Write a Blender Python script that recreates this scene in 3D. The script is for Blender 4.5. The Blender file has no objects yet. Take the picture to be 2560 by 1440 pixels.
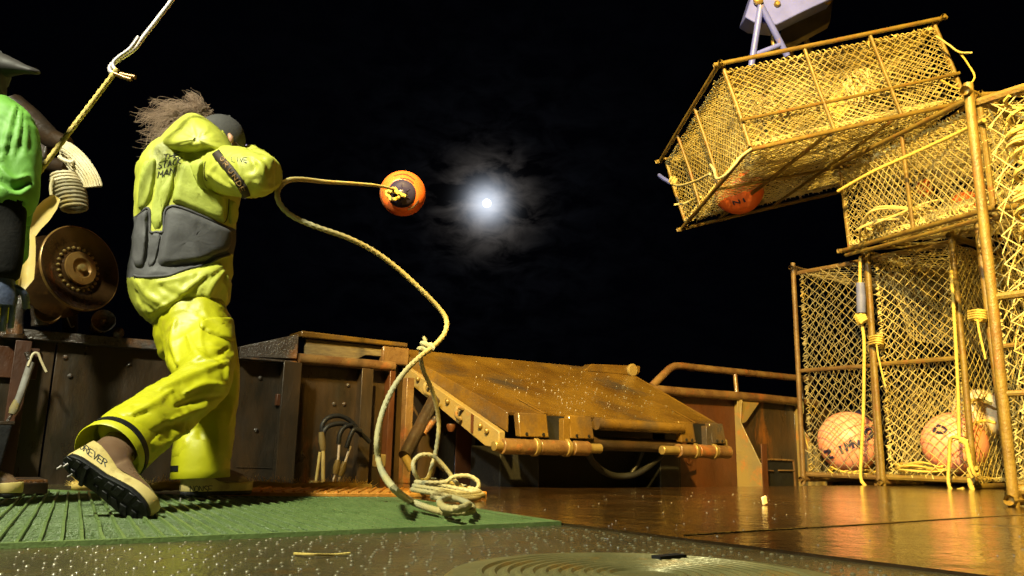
import bpy, math, random
import numpy as np
from mathutils import Vector, Matrix, noise
from mathutils.bvhtree import BVHTree

random.seed(11)
rng = np.random.default_rng(11)
scene = bpy.context.scene
COL = scene.collection

# ------------------------------------------------------------------ camera
F_PX, CAM_H = 2000.0, 0.20
PITCH, ROLL = math.radians(11.86), math.radians(1.0)
CAM = Vector((0, 0, CAM_H))
CROT = Matrix.Rotation(math.pi / 2 + PITCH, 3, 'X') @ Matrix.Rotation(ROLL, 3, 'Z')
cam_data = bpy.data.cameras.new('camera')
cam_data.sensor_width = 36.0
cam_data.lens = 36.0 * F_PX / 2560.0
cam_data.clip_start = 0.02
cam_data.clip_end = 9000.0
cam = bpy.data.objects.new('camera', cam_data)
cam.matrix_world = Matrix.Translation(CAM) @ CROT.to_4x4()
COL.objects.link(cam)
scene.camera = cam


def ray(u, v):
    return CROT @ Vector(((u - 1280) / F_PX, (720 - v) / F_PX, -1.0))


def P(u, v, D):
    d = ray(u, v)
    return CAM + d * (D / d.y)


def PZ(u, v, z=0.0):
    d = ray(u, v)
    return CAM + d * ((z - CAM_H) / d.z)


def pxs(p):
    return -(CROT.transposed() @ (Vector(p) - CAM)).z / F_PX


def proj(p):
    q = CROT.transposed() @ (Vector(p) - CAM)
    return 1280 + F_PX * q.x / -q.z, 720 - F_PX * q.y / -q.z


TH = math.radians(35)
AB = Vector((math.cos(TH), math.sin(TH), 0))     # along the ship (towards the stern)
AA = Vector((-math.sin(TH), math.cos(TH), 0))    # athwartships, towards the bulwark
UP = Vector((0, 0, 1))


def W(b, a, z=0.0):
    return AB * b + AA * a + UP * z


def PA(u, v, a):
    d = ray(u, v)
    return CAM + d * (a / AA.dot(d))


def PBp(u, v, b):
    d = ray(u, v)
    return CAM + d * (b / AB.dot(d))


# ------------------------------------------------------------------ world: night sky round the moon
MOON_DIR = ray(1217, 508).normalized()
world = bpy.data.worlds.new('World')
scene.world = world
world.use_nodes = True
wn, wl = world.node_tree.nodes, world.node_tree.links
wn.clear()


def wnode(t, **kw):
    n = wn.new(t)
    for k, val in kw.items():
        setattr(n, k, val)
    return n


def wmath(op, a, b=None):
    n = wnode('ShaderNodeMath', operation=op)
    for i, x in enumerate((a, b)):
        if x is None:
            continue
        if isinstance(x, (int, float)):
            n.inputs[i].default_value = x
        else:
            wl.new(x, n.inputs[i])
    return n.outputs[0]


tc = wnode('ShaderNodeTexCoord')
dotn = wnode('ShaderNodeVectorMath', operation='DOT_PRODUCT')
wl.new(tc.outputs['Generated'], dotn.inputs[0])
dotn.inputs[1].default_value = MOON_DIR
cosang = wmath('MAXIMUM', dotn.outputs['Value'], 0.0)
cmap = wnode('ShaderNodeMapping')
cmap.inputs['Scale'].default_value = (1.0, 1.0, 1.9)
wl.new(tc.outputs['Generated'], cmap.inputs['Vector'])
cn = wnode('ShaderNodeTexNoise')
cn.inputs['Scale'].default_value = 24.0
cn.inputs['Detail'].default_value = 7.0
cn.inputs['Roughness'].default_value = 0.58
cn.inputs['Distortion'].default_value = 0.5
wl.new(cmap.outputs[0], cn.inputs['Vector'])
cr = wnode('ShaderNodeMapRange')
cr.inputs['From Min'].default_value = 0.40
cr.inputs['From Max'].default_value = 0.66
cr.inputs['To Min'].default_value = 0.04
cr.inputs['To Max'].default_value = 1.0
wl.new(cn.outputs['Fac'], cr.inputs['Value'])
cloud = cr.outputs[0]
g1 = wmath('MULTIPLY', wmath('POWER', cosang, 4500.0), 0.95)
g2 = wmath('MULTIPLY', wmath('MULTIPLY', wmath('POWER', cosang, 1150.0), 0.17), cloud)
g3 = wmath('MULTIPLY', wmath('MULTIPLY', wmath('POWER', cosang, 110.0), 0.0036), cloud)
g4 = wmath('MULTIPLY', wmath('MULTIPLY', wmath('POWER', cosang, 14.0), 0.0006), cloud)


def wcol(fac, c):
    n = wnode('ShaderNodeVectorMath', operation='SCALE')
    n.inputs[0].default_value = c
    wl.new(fac, n.inputs['Scale'])
    return n.outputs[0]


def wadd(a, b):
    n = wnode('ShaderNodeVectorMath', operation='ADD')
    for i, x in enumerate((a, b)):
        if isinstance(x, tuple):
            n.inputs[i].default_value = x
        else:
            wl.new(x, n.inputs[i])
    return n.outputs[0]


tot = wadd(wadd(wcol(g1, (0.78, 0.86, 1.0)), wcol(g2, (1.0, 0.88, 0.78))),
           wadd(wadd(wcol(g3, (0.72, 0.8, 1.0)), wcol(g4, (0.6, 0.72, 1.0))), (0.00035, 0.0004, 0.0008)))
bg = wnode('ShaderNodeBackground')
wl.new(tot, bg.inputs['Color'])
bg.inputs['Strength'].default_value = 1.0
wo = wnode('ShaderNodeOutputWorld')
wl.new(bg.outputs[0], wo.inputs['Surface'])

# moonlight (the one sun) and the ship's own deck floodlights up on the house and mast behind us
sun = bpy.data.lights.new('moonlight', 'SUN')
sun.energy = 0.03
sun.angle = math.radians(0.6)
sun.color = (0.8, 0.88, 1.0)
so = bpy.data.objects.new('moonlight', sun)
so.rotation_euler = MOON_DIR.to_track_quat('Z', 'Y').to_euler()
COL.objects.link(so)


def floodlight(name, loc, target, watts, color, radius, cone, blend=0.5):
    l = bpy.data.lights.new(name, 'SPOT')
    l.energy, l.color, l.shadow_soft_size = watts, color, radius
    l.spot_size, l.spot_blend = math.radians(cone), blend
    o = bpy.data.objects.new(name, l)
    o.location = loc
    o.rotation_euler = (Vector(loc) - Vector(target)).to_track_quat('Z', 'Y').to_euler()
    COL.objects.link(o)


SODIUM = (1.0, 0.66, 0.15)
floodlight('sodium_deck_floodlight', (-0.8, -1.5, 6.2), (3.4, 7.2, 1.8), 17000, SODIUM, 0.14, 62, 0.45)
floodlight('white_deck_floodlight', (-2.9, 0.0, 4.8), (-0.9, 3.9, 0.6), 2750, (1.0, 1.0, 0.76), 0.28, 95, 0.7)
floodlight('cool_mast_light', (-0.8, 0.6, 6.4), (2.35, 6.9, 4.35), 650, (0.50, 0.56, 1.0), 0.10, 17, 0.8)

scene.view_settings.view_transform = 'Standard'
scene.view_settings.look = 'None'
scene.view_settings.exposure = 0.0
scene.view_settings.gamma = 1.0
scene.view_settings.use_curve_mapping = False
scene.render.engine = 'CYCLES'
scene.cycles.use_denoising = True
scene.cycles.max_bounces = 6
scene.cycles.sample_clamp_indirect = 6.0


# ------------------------------------------------------------------ materials
def lin(c):
    return (c[0], c[1], c[2], 1.0)


def mat(name, c1, c2=None, scale=4.0, stretch=(1, 1, 1), rough=(0.4, 0.6), bump=0.0, bscale=40.0, metal=0.0,
        c3=None, s3=12.0, t3=(0.55, 0.68), coat=0.0, detail=6.0, t2=(0.38, 0.62), sss=0.0, bdist=0.01, wave=None, trans=0.0, spec=0.5):
    m = bpy.data.materials.new(name)
    m.use_nodes = True
    nt = m.node_tree
    n, l = nt.nodes, nt.links
    bs = n['Principled BSDF']
    t = n.new('ShaderNodeTexCoord')
    mp = n.new('ShaderNodeMapping')
    mp.inputs['Scale'].default_value = stretch
    l.new(t.outputs['Object'], mp.inputs['Vector'])
    c2 = c2 or c1

    def nz(sc, dt=detail):
        x = n.new('ShaderNodeTexNoise')
        x.inputs['Scale'].default_value = sc
        x.inputs['Detail'].default_value = dt
        x.inputs['Roughness'].default_value = 0.62
        l.new(mp.outputs[0], x.inputs['Vector'])
        return x.outputs['Fac']

    def ramp(fac, lo, hi, a=0.0, b=1.0):
        x = n.new('ShaderNodeMapRange')
        x.inputs['From Min'].default_value = lo
        x.inputs['From Max'].default_value = hi
        x.inputs['To Min'].default_value = a
        x.inputs['To Max'].default_value = b
        l.new(fac, x.inputs['Value'])
        return x.outputs[0]

    f1 = nz(scale)
    mx = n.new('ShaderNodeMix')
    mx.data_type = 'RGBA'
    l.new(ramp(f1, *t2), mx.inputs[0])
    mx.inputs[6].default_value = lin(c1)
    mx.inputs[7].default_value = lin(c2)
    colo = mx.outputs[2]
    if c3:
        m3 = n.new('ShaderNodeMix')
        m3.data_type = 'RGBA'
        l.new(ramp(nz(s3), *t3), m3.inputs[0])
        l.new(colo, m3.inputs[6])
        m3.inputs[7].default_value = lin(c3)
        colo = m3.outputs[2]
    l.new(colo, bs.inputs['Base Color'])
    l.new(ramp(nz(scale * 2.3), 0.3, 0.7, rough[0], rough[1]), bs.inputs['Roughness'])
    bs.inputs['Metallic'].default_value = metal
    bs.inputs['Specular IOR Level'].default_value = spec
    bs.inputs['Coat Weight'].default_value = coat
    bs.inputs['Coat Roughness'].default_value = 0.12
    if sss:
        bs.inputs['Subsurface Weight'].default_value = sss
        bs.inputs['Subsurface Radius'].default_value = (0.02, 0.01, 0.005)
    if trans:
        tr_ = n.new('ShaderNodeBsdfTranslucent')
        l.new(colo, tr_.inputs['Color'])
        ms = n.new('ShaderNodeMixShader')
        ms.inputs[0].default_value = trans
        l.new(bs.outputs[0], ms.inputs[1])
        l.new(tr_.outputs[0], ms.inputs[2])
        l.new(ms.outputs[0], n['Material Output'].inputs['Surface'])
    if bump or wave:
        b = n.new('ShaderNodeBump')
        b.inputs['Strength'].default_value = bump
        b.inputs['Distance'].default_value = bdist
        l.new(nz(bscale, 4.0), b.inputs['Height'])
        l.new(b.outputs[0], bs.inputs['Normal'])
        l.new(b.outputs[0], bs.inputs['Coat Normal'])
    return m


M = {}
M['deck'] = mat('wet_deck_steel', (0.036, 0.018, 0.005), (0.018, 0.009, 0.003), 1.3, rough=(0.08, 0.30), bump=0.55, bscale=11, c3=(0.062, 0.027, 0.005), s3=3.2, coat=0.8, bdist=0.008)
M['plate'] = mat('studded_plate_steel', (0.070, 0.058, 0.028), (0.115, 0.095, 0.038), 3.2, rough=(0.14, 0.34), bump=0.4, bscale=60, metal=0.25, c3=(0.11, 0.07, 0.02), s3=9, coat=0.4)
M['hatch'] = mat('hatch_cover_metal', (0.13, 0.12, 0.045), (0.20, 0.17, 0.06), 5, rough=(0.3, 0.5), bump=0.2, bscale=50, metal=0.3, c3=(0.25, 0.15, 0.03), s3=7)
M['mat'] = mat('green_rubber', (0.09, 0.145, 0.045), (0.125, 0.19, 0.06), 3, rough=(0.22, 0.55), bump=0.5, bscale=180, c3=(0.16, 0.24, 0.09), s3=30)
M['hull'] = mat('wet_rusty_bulwark', (0.020, 0.015, 0.009), (0.050, 0.029, 0.013), 4.0, stretch=(1, 1, 0.35), rough=(0.22, 0.5), bump=0.5, bscale=22, c3=(0.20, 0.072, 0.014), s3=2.4, t3=(0.57, 0.70), coat=0.3)
M['hull_rust'] = mat('rust_red_primer', (0.068, 0.022, 0.006), (0.045, 0.015, 0.005), 4, stretch=(1, 1, 0.5), rough=(0.3, 0.6), bump=0.4, bscale=30, c3=(0.07, 0.025, 0.01), s3=6)
M['cap'] = mat('worn_cap_rail', (0.060, 0.048, 0.038), (0.032, 0.02, 0.012), 9, rough=(0.2, 0.5), bump=0.8, bscale=70, c3=(0.20, 0.08, 0.02), s3=4, coat=0.3)
M['launcher'] = mat('amber_launcher_steel', (0.145, 0.082, 0.013), (0.080, 0.041, 0.008), 2.2, rough=(0.12, 0.36), bump=0.35, bscale=45, c3=(0.045, 0.035, 0.028), s3=1.7, t3=(0.50, 0.66), coat=0.5)
M['launcher_side'] = mat('faded_yellow_steel', (0.21, 0.15, 0.05), (0.16, 0.125, 0.06), 3.0, rough=(0.3, 0.5), bump=0.3, bscale=50, c3=(0.30, 0.12, 0.03), s3=5, coat=0.2)
M['pinbrass'] = mat('worn_brass_pin', (0.36, 0.26, 0.09), (0.24, 0.16, 0.045), 8, rough=(0.25, 0.45), metal=0.6)
M['black'] = mat('black_rubber', (0.009, 0.009, 0.010), (0.014, 0.014, 0.014), 8, rough=(0.35, 0.6), bump=0.3, bscale=60, spec=0.25)
M['dark'] = mat('dark_oily_steel', (0.022, 0.015, 0.010), (0.04, 0.022, 0.010), 5, rough=(0.25, 0.5), bump=0.4, bscale=40, coat=0.3)
M['pipe'] = mat('brown_rail_pipe', (0.16, 0.095, 0.035), (0.09, 0.045, 0.018), 6, rough=(0.22, 0.45), bump=0.4, bscale=50, c3=(0.22, 0.07, 0.02), s3=5, coat=0.3)
M['wood'] = mat('weathered_board', (0.16, 0.12, 0.05), (0.10, 0.07, 0.03), 5, stretch=(3, 3, 14), rough=(0.5, 0.8), bump=0.5, bscale=40)
M['potbar'] = mat('pot_frame_steel', (0.21, 0.145, 0.03), (0.14, 0.085, 0.02), 7, rough=(0.35, 0.55), bump=0.5, bscale=60, c3=(0.20, 0.09, 0.022), s3=9)
M['potbar2'] = mat('pot_frame_dull', (0.16, 0.10, 0.035), (0.10, 0.055, 0.02), 7, rough=(0.4, 0.6), bump=0.5, bscale=60, c3=(0.10, 0.045, 0.015), s3=9)
M['net'] = mat('pot_netting_twine', (0.80, 0.70, 0.34), (0.56, 0.43, 0.12), 1.8, rough=(0.6, 0.8), c3=(0.30, 0.25, 0.13), s3=3.2, trans=0.35)
M['net_old'] = mat('old_netting_twine', (0.42, 0.36, 0.20), (0.30, 0.26, 0.16), 3, rough=(0.6, 0.8), c3=(0.50, 0.36, 0.08), s3=4, trans=0.3)
M['net_pale'] = mat('pale_netting_twine', (0.76, 0.68, 0.40), (0.62, 0.52, 0.25), 3, rough=(0.6, 0.8), trans=0.35)
M['rope'] = mat('yellow_rope', (0.62, 0.47, 0.11), (0.50, 0.36, 0.08), 6, rough=(0.5, 0.75), bump=0.4, bscale=300)
M['rope_pale'] = mat('pale_rope', (0.44, 0.42, 0.24), (0.48, 0.39, 0.14), 2.0, rough=(0.5, 0.75), bump=0.4, bscale=300)
M['rope_white'] = mat('white_rope', (0.68, 0.60, 0.40), (0.55, 0.44, 0.22), 5, rough=(0.6, 0.8), bump=0.4, bscale=300)
M['stud'] = mat('highlit_studs', (0.16, 0.14, 0.075), (0.10, 0.085, 0.042), 30, rough=(0.24, 0.42), metal=0.1, coat=0.25)  # lighter than the plate, so the studs' glints sit in the colour
M['matrib'] = mat('worn_green_rib', (0.155, 0.225, 0.07), (0.11, 0.17, 0.05), 6, rough=(0.22, 0.5), bump=0.3, bscale=120)
M['grey'] = mat('worn_grey_paint', (0.30, 0.29, 0.26), (0.20, 0.18, 0.15), 12, rough=(0.3, 0.5))
M['orange'] = mat('orange_buoy_vinyl', (0.88, 0.19, 0.045), (0.80, 0.16, 0.035), 5, rough=(0.3, 0.45), c3=(0.45, 0.10, 0.03), s3=9, t3=(0.62, 0.75), sss=0.1)
M['pinkbuoy'] = mat('overexposed_pink_buoy_vinyl', (0.95, 0.42, 0.32), (0.92, 0.33, 0.22), 4, rough=(0.3, 0.5), sss=0.1)  # orange vinyl paled to pink, putting the floodlight's overexposure into the colour
M['whitebuoy'] = mat('white_buoy_vinyl', (0.80, 0.72, 0.60), (0.74, 0.60, 0.42), 4, rough=(0.3, 0.5), sss=0.1)
M['navy'] = mat('navy_vinyl', (0.030, 0.026, 0.075), (0.045, 0.04, 0.09), 6, rough=(0.25, 0.45))
M['jacket'] = mat('lime_raingear', (0.52, 0.54, 0.075), (0.46, 0.48, 0.055), 5, rough=(0.42, 0.58), bump=0.25, bscale=35, bdist=0.006)
M['vest'] = mat('lime_vest_fabric', (0.46, 0.51, 0.085), (0.40, 0.45, 0.065), 5, rough=(0.6, 0.75), bump=0.25, bscale=50)
M['vestgrey'] = mat('charcoal_vest_fabric', (0.085, 0.082, 0.085), (0.065, 0.062, 0.066), 6, rough=(0.6, 0.8), bump=0.15, bscale=80)
M['pants'] = mat('bright_yellow_raingear', (0.50, 0.49, 0.008), (0.44, 0.435, 0.007), 4, rough=(0.40, 0.56), bump=0.25, bscale=30, bdist=0.006, c3=(0.42, 0.36, 0.03), s3=6, t3=(0.58, 0.75))
M['greenjacket'] = mat('green_raincoat', (0.13, 0.33, 0.04), (0.10, 0.27, 0.03), 4, rough=(0.55, 0.7), bump=0.15, bscale=30)
M['cloth_dark'] = mat('black_sleeve', (0.005, 0.005, 0.0045), (0.009, 0.008, 0.007), 9, rough=(0.7, 0.95), bump=0.3, bscale=80, spec=0.08)
M['glove'] = mat('blue_glove', (0.06, 0.08, 0.15), (0.035, 0.045, 0.08), 8, rough=(0.4, 0.6), bump=0.3, bscale=60)
M['purple'] = mat('lilac_glove', (0.26, 0.22, 0.46), (0.18, 0.15, 0.36), 8, rough=(0.4, 0.6))
M['visor'] = mat('brown_grey_visor', (0.020, 0.015, 0.012), (0.014, 0.011, 0.009), 8, rough=(0.6, 0.8))
M['cap_cloth'] = mat('charcoal_cap', (0.06, 0.056, 0.052), (0.045, 0.042, 0.04), 8, rough=(0.7, 0.9), bump=0.2, bscale=120)
M['skin'] = mat('skin', (0.50, 0.27, 0.16), (0.42, 0.21, 0.12), 12, rough=(0.4, 0.55), sss=0.15)
M['hair'] = mat('brown_hair', (0.30, 0.20, 0.13), (0.20, 0.125, 0.075), 9, rough=(0.4, 0.6))
M['boot'] = mat('brown_boot_rubber', (0.13, 0.07, 0.038), (0.18, 0.11, 0.065), 6, rough=(0.22, 0.4), coat=0.3)
M['bootband'] = mat('cream_boot_foxing', (0.62, 0.50, 0.20), (0.52, 0.40, 0.13), 9, rough=(0.35, 0.5), c3=(0.36, 0.26, 0.09), s3=14)
M['ink'] = mat('black_marker', (0.03, 0.032, 0.02), (0.045, 0.045, 0.03), 20, rough=(0.5, 0.7))
M['strap'] = mat('dark_brown_strap', (0.045, 0.026, 0.012), (0.03, 0.018, 0.01), 12, rough=(0.6, 0.8))
M['strapink'] = mat('tan_print', (0.34, 0.20, 0.07), (0.28, 0.15, 0.05), 12, rough=(0.6, 0.8))
M['steel'] = mat('stainless_steel', (0.80, 0.72, 0.68), (0.70, 0.62, 0.58), 8, rough=(0.3, 0.4), metal=0.35)
M['sheave'] = mat('bronze_sheave', (0.055, 0.028, 0.010), (0.032, 0.016, 0.006), 6, rough=(0.08, 0.25), metal=0.35, bump=0.2, bscale=40, c3=(0.16, 0.075, 0.018), s3=4)
M['sheave_hub'] = mat('worn_hub', (0.26, 0.15, 0.04), (0.18, 0.09, 0.025), 7, rough=(0.25, 0.45), metal=0.4)
M['chute'] = mat('yellow_fibreglass', (0.60, 0.44, 0.10), (0.52, 0.40, 0.20), 3, rough=(0.25, 0.4), bump=0.2, bscale=40, c3=(0.68, 0.62, 0.40), s3=3)
M['crane'] = mat('grey_blue_crane_paint', (0.13, 0.16, 0.62), (0.10, 0.125, 0.50), 4, rough=(0.3, 0.45), c3=(0.30, 0.20, 0.08), s3=7, t3=(0.64, 0.74))
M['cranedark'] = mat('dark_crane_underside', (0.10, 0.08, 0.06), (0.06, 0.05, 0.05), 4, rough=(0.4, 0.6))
M['coir'] = mat('golden_coir_fibre', (0.70, 0.50, 0.12), (0.60, 0.38, 0.07), 9, rough=(0.7, 0.9))
M['orangegrip'] = mat('orange_grip_strip', (0.78, 0.36, 0.05), (0.62, 0.25, 0.03), 6, rough=(0.3, 0.5), bump=0.4, bscale=50)
M['bluetape'] = mat('blue_sleeve', (0.16, 0.18, 0.40), (0.12, 0.14, 0.32), 8, rough=(0.5, 0.7))
M['ivory'] = mat('ivory_plastic', (0.75, 0.66, 0.44), (0.66, 0.55, 0.34), 8, rough=(0.4, 0.6))
M['sea'] = mat('night_sea', (0.004, 0.006, 0.009), (0.006, 0.008, 0.012), 0.2, rough=(0.08, 0.16), bump=0.8, bscale=0.6, bdist=0.4)
mw = bpy.data.materials.new('water_drops')
mw.use_nodes = True
mw.node_tree.nodes['Principled BSDF'].inputs['Base Color'].default_value = (0.8, 0.8, 0.8, 1)
mw.node_tree.nodes['Principled BSDF'].inputs['Roughness'].default_value = 0.05
mw.node_tree.nodes['Principled BSDF'].inputs['Transmission Weight'].default_value = 0.7
M['drops'] = mw
mm = bpy.data.materials.new('moon_glow')
mm.use_nodes = True
mm.node_tree.nodes.clear()
_e = mm.node_tree.nodes.new('ShaderNodeEmission')
_e.inputs['Color'].default_value = (0.92, 0.96, 1.0, 1)
_e.inputs['Strength'].default_value = 4.0
_o = mm.node_tree.nodes.new('ShaderNodeOutputMaterial')
mm.node_tree.links.new(_e.outputs[0], _o.inputs[0])
M['moon'] = mm


# ------------------------------------------------------------------ mesh helpers
def spline(pts, per=8, closed=False):
    pts = [Vector(p) for p in pts]
    n = len(pts)
    out = []
    rngk = range(n if closed else n - 1)
    for i in rngk:
        if closed:
            p0, p1, p2, p3 = pts[(i - 1) % n], pts[i], pts[(i + 1) % n], pts[(i + 2) % n]
        else:
            p1, p2 = pts[i], pts[i + 1]
            p0 = pts[i - 1] if i > 0 else p1 * 2 - p2
            p3 = pts[i + 2] if i + 2 < n else p2 * 2 - p1
        for k in range(per):
            t = k / per
            out.append(0.5 * ((2 * p1) + (p2 - p0) * t + (2 * p0 - 5 * p1 + 4 * p2 - p3) * t * t + (3 * p1 - p0 - 3 * p2 + p3) * t ** 3))
    if not closed:
        out.append(pts[-1])
    return out


def frames(path):
    path = [Vector(p) for p in path]
    n = len(path)
    T = []
    for i in range(n):
        t = path[min(i + 1, n - 1)] - path[max(i - 1, 0)]
        T.append(t.normalized() if t.length > 1e-9 else Vector((0, 0, 1)))
    a = Vector((0, 0, 1)) if abs(T[0].z) < 0.9 else Vector((1, 0, 0))
    N = [(a - T[0] * a.dot(T[0])).normalized()]
    for i in range(1, n):
        v = N[-1] - T[i] * N[-1].dot(T[i])
        N.append(v.normalized() if v.length > 1e-6 else N[-1])
    return path, T, N


class MB:
    def __init__(self):
        self.v, self.f = [], []

    def add(self, verts, faces):
        o = len(self.v)
        self.v += [tuple(x) for x in verts]
        self.f += [tuple(i + o for i in f) for f in faces]
        return self

    def rings(self, rings, cap=True, closed=False):
        n = len(rings[0])
        v = [p for r in rings for p in r]
        f = []
        m = len(rings)
        for i in range(m if closed else m - 1):
            j = (i + 1) % m
            for k in range(n):
                k2 = (k + 1) % n
                f.append((i * n + k, i * n + k2, j * n + k2, j * n + k))
        if cap and not closed:
            f.append(tuple(range(n))[::-1])
            f.append(tuple((m - 1) * n + k for k in range(n)))
        return self.add(v, f)

    def tube(self, path, r, n=8, cap=True, twist=0.0, lobes=0, depth=0.0, closed=False):
        path, T, N = frames(path)
        rs = r if isinstance(r, (list, tuple)) else [r] * len(path)
        rings, s = [], 0.0
        for i, p in enumerate(path):
            if i:
                s += (p - path[i - 1]).length
            Bn = T[i].cross(N[i])
            ring = []
            for k in range(n):
                a = 2 * math.pi * k / n
                rr = rs[i]
                if lobes:
                    rr *= 1 - depth + depth * abs(math.cos(lobes * (a + twist * s) / 2))
                ring.append(p + N[i] * (rr * math.cos(a)) + Bn * (rr * math.sin(a)))
            rings.append(ring)
        return self.rings(rings, cap, closed)

    def rope(self, pts, r, per=10, step=None, n=9):
        path = spline(pts, per)
        L = sum((path[i + 1] - path[i]).length for i in range(len(path) - 1))
        m = max(8, int(L / (step or r * 0.75)))
        cum = [0]
        for i in range(len(path) - 1):
            cum.append(cum[-1] + (path[i + 1] - path[i]).length)
        out, j = [], 0
        for k in range(m + 1):
            s = L * k / m
            while j < len(cum) - 2 and cum[j + 1] < s:
                j += 1
            d = cum[j + 1] - cum[j]
            out.append(path[j].lerp(path[j + 1], (s - cum[j]) / d if d > 1e-9 else 0))
        return self.tube(out, r, n, True, twist=2 * math.pi / (r * 7.0), lobes=3, depth=0.30)

    def box(self, c, hx, hy, hz):
        c, hx, hy, hz = Vector(c), Vector(hx), Vector(hy), Vector(hz)
        v = [c + hx * sx + hy * sy + hz * sz for sx in (-1, 1) for sy in (-1, 1) for sz in (-1, 1)]
        return self.add(v, [(0, 1, 3, 2), (4, 6, 7, 5), (0, 4, 5, 1), (2, 3, 7, 6), (0, 2, 6, 4), (1, 5, 7, 3)])

    def bbox(self, b0, b1, a0, a1, z0, z1):
        return self.box(W((b0 + b1) / 2, (a0 + a1) / 2, (z0 + z1) / 2), AB * ((b1 - b0) / 2), AA * ((a1 - a0) / 2), UP * ((z1 - z0) / 2))

    def prism(self, poly, ext):
        ext = Vector(ext)
        n = len(poly)
        v = [Vector(p) for p in poly] + [Vector(p) + ext for p in poly]
        f = [tuple(range(n))[::-1], tuple(range(n, 2 * n))]
        f += [(i, (i + 1) % n, n + (i + 1) % n, n + i) for i in range(n)]
        return self.add(v, f)

    def lathe(self, prof, o, axis, n=32, cap=True):
        o, axis = Vector(o), Vector(axis).normalized()
        a = Vector((0, 0, 1)) if abs(axis.z) < 0.9 else Vector((1, 0, 0))
        x = (a - axis * a.dot(axis)).normalized()
        y = axis.cross(x)
        rings = [[o + axis * h + x * (r * math.cos(2 * math.pi * k / n)) + y * (r * math.sin(2 * math.pi * k / n)) for k in range(n)] for r, h in prof]
        return self.rings(rings, cap)

    def cyl(self, p, q, r, n=16):
        return self.tube([p, q], r, n)

    def ball(self, c, r, seg=10, ring=6, sc=(1, 1, 1)):
        c = Vector(c)
        v, f = [c + Vector((0, 0, r * sc[2]))], []
        for i in range(1, ring):
            for k in range(seg):
                t, a = math.pi * i / ring, 2 * math.pi * k / seg
                v.append(c + Vector((r * sc[0] * math.sin(t) * math.cos(a), r * sc[1] * math.sin(t) * math.sin(a), r * sc[2] * math.cos(t))))
        v.append(c - Vector((0, 0, r * sc[2])))
        for k in range(seg):
            f.append((0, 1 + k, 1 + (k + 1) % seg))
            e = 1 + (ring - 2) * seg
            f.append((len(v) - 1, e + (k + 1) % seg, e + k))
        for i in range(ring - 2):
            for k in range(seg):
                p, q = 1 + i * seg + k, 1 + i * seg + (k + 1) % seg
                f.append((p, p + seg, q + seg, q))
        return self.add(v, f)

    def mesh(self, name, shift=None, smooth=True, angle=40):
        me = bpy.data.meshes.new(name)
        v = self.v
        if shift is not None:
            s = Vector(shift)
            v = [(x[0] - s.x, x[1] - s.y, x[2] - s.z) for x in v]
        me.from_pydata(v, [], self.f)
        finish(me, smooth, angle)
        return me


def finish(me, smooth=True, angle=40):
    me.update()
    if smooth and len(me.polygons):
        me.polygons.foreach_set('use_smooth', np.ones(len(me.polygons), dtype=bool))
        me.set_sharp_from_angle(angle=math.radians(angle))


def tag(o, label=None, cat=None, group=None, kind=None):
    if label:
        o['label'] = label
    if cat:
        o['category'] = cat
    if group:
        o['group'] = group
    if kind:
        o['kind'] = kind
    return o


def link(name, me, material, parent=None, loc=None):
    o = bpy.data.objects.new(name, me)
    if material is not None and not me.materials:
        me.materials.append(material)
    if loc is not None:
        o.location = loc
    o.parent = parent
    COL.objects.link(o)
    return o


def root(name, loc, label, cat, group=None, matrix=None, kind=None):
    o = bpy.data.objects.new(name, None)
    o.empty_display_size = 0.1
    if matrix is not None:
        o.matrix_world = matrix
    else:
        o.location = loc
    COL.objects.link(o)
    return tag(o, label, cat, group, kind)


def base_of(o):
    p = Vector((0, 0, 0))
    while o is not None:
        p += o.location
        o = o.parent
    return p


def part(mb, name, m, parent, local=False, smooth=True, angle=40, bevel=0.0, kind=None, label=None):
    me = mb.mesh(name, None if local else base_of(parent), smooth, angle)
    o = link(name, me, M[m], parent)
    if bevel:
        bv = o.modifiers.new('bevel', 'BEVEL')
        bv.width, bv.segments, bv.limit_method, bv.angle_limit = bevel, 2, 'ANGLE', math.radians(40)
    if kind:
        o['kind'] = kind
    if label:
        o['label'] = label
    return o


def solo(mb, name, m, label=None, cat=None, group=None, kind=None, smooth=True, angle=40, bevel=0.0):
    a = np.array(mb.v)
    c = Vector((float(a[:, 0].min() + a[:, 0].max()) / 2, float(a[:, 1].min() + a[:, 1].max()) / 2, float(a[:, 2].min())))
    o = link(name, mb.mesh(name, c, smooth, angle), M[m], None, c)
    if bevel:
        bv = o.modifiers.new('bevel', 'BEVEL')
        bv.width, bv.segments, bv.limit_method, bv.angle_limit = bevel, 2, 'ANGLE', math.radians(40)
    return tag(o, label, cat, group, kind)


def bvh_of(me, shift=(0, 0, 0)):
    s = Vector(shift)
    return BVHTree.FromPolygons([tuple(v.co + s) for v in me.vertices], [tuple(p.vertices) for p in me.polygons])


def shoot(bvhs, u, v):
    d = ray(u, v).normalized()
    best = None
    for b in bvhs:
        h = b.ray_cast(CAM, d)
        if h[0] is not None and (best is None or h[3] < best[3]):
            best = h
    if best is None:
        return None
    n = best[1]
    return best[0], (n if n.dot(d) < 0 else -n)


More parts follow.
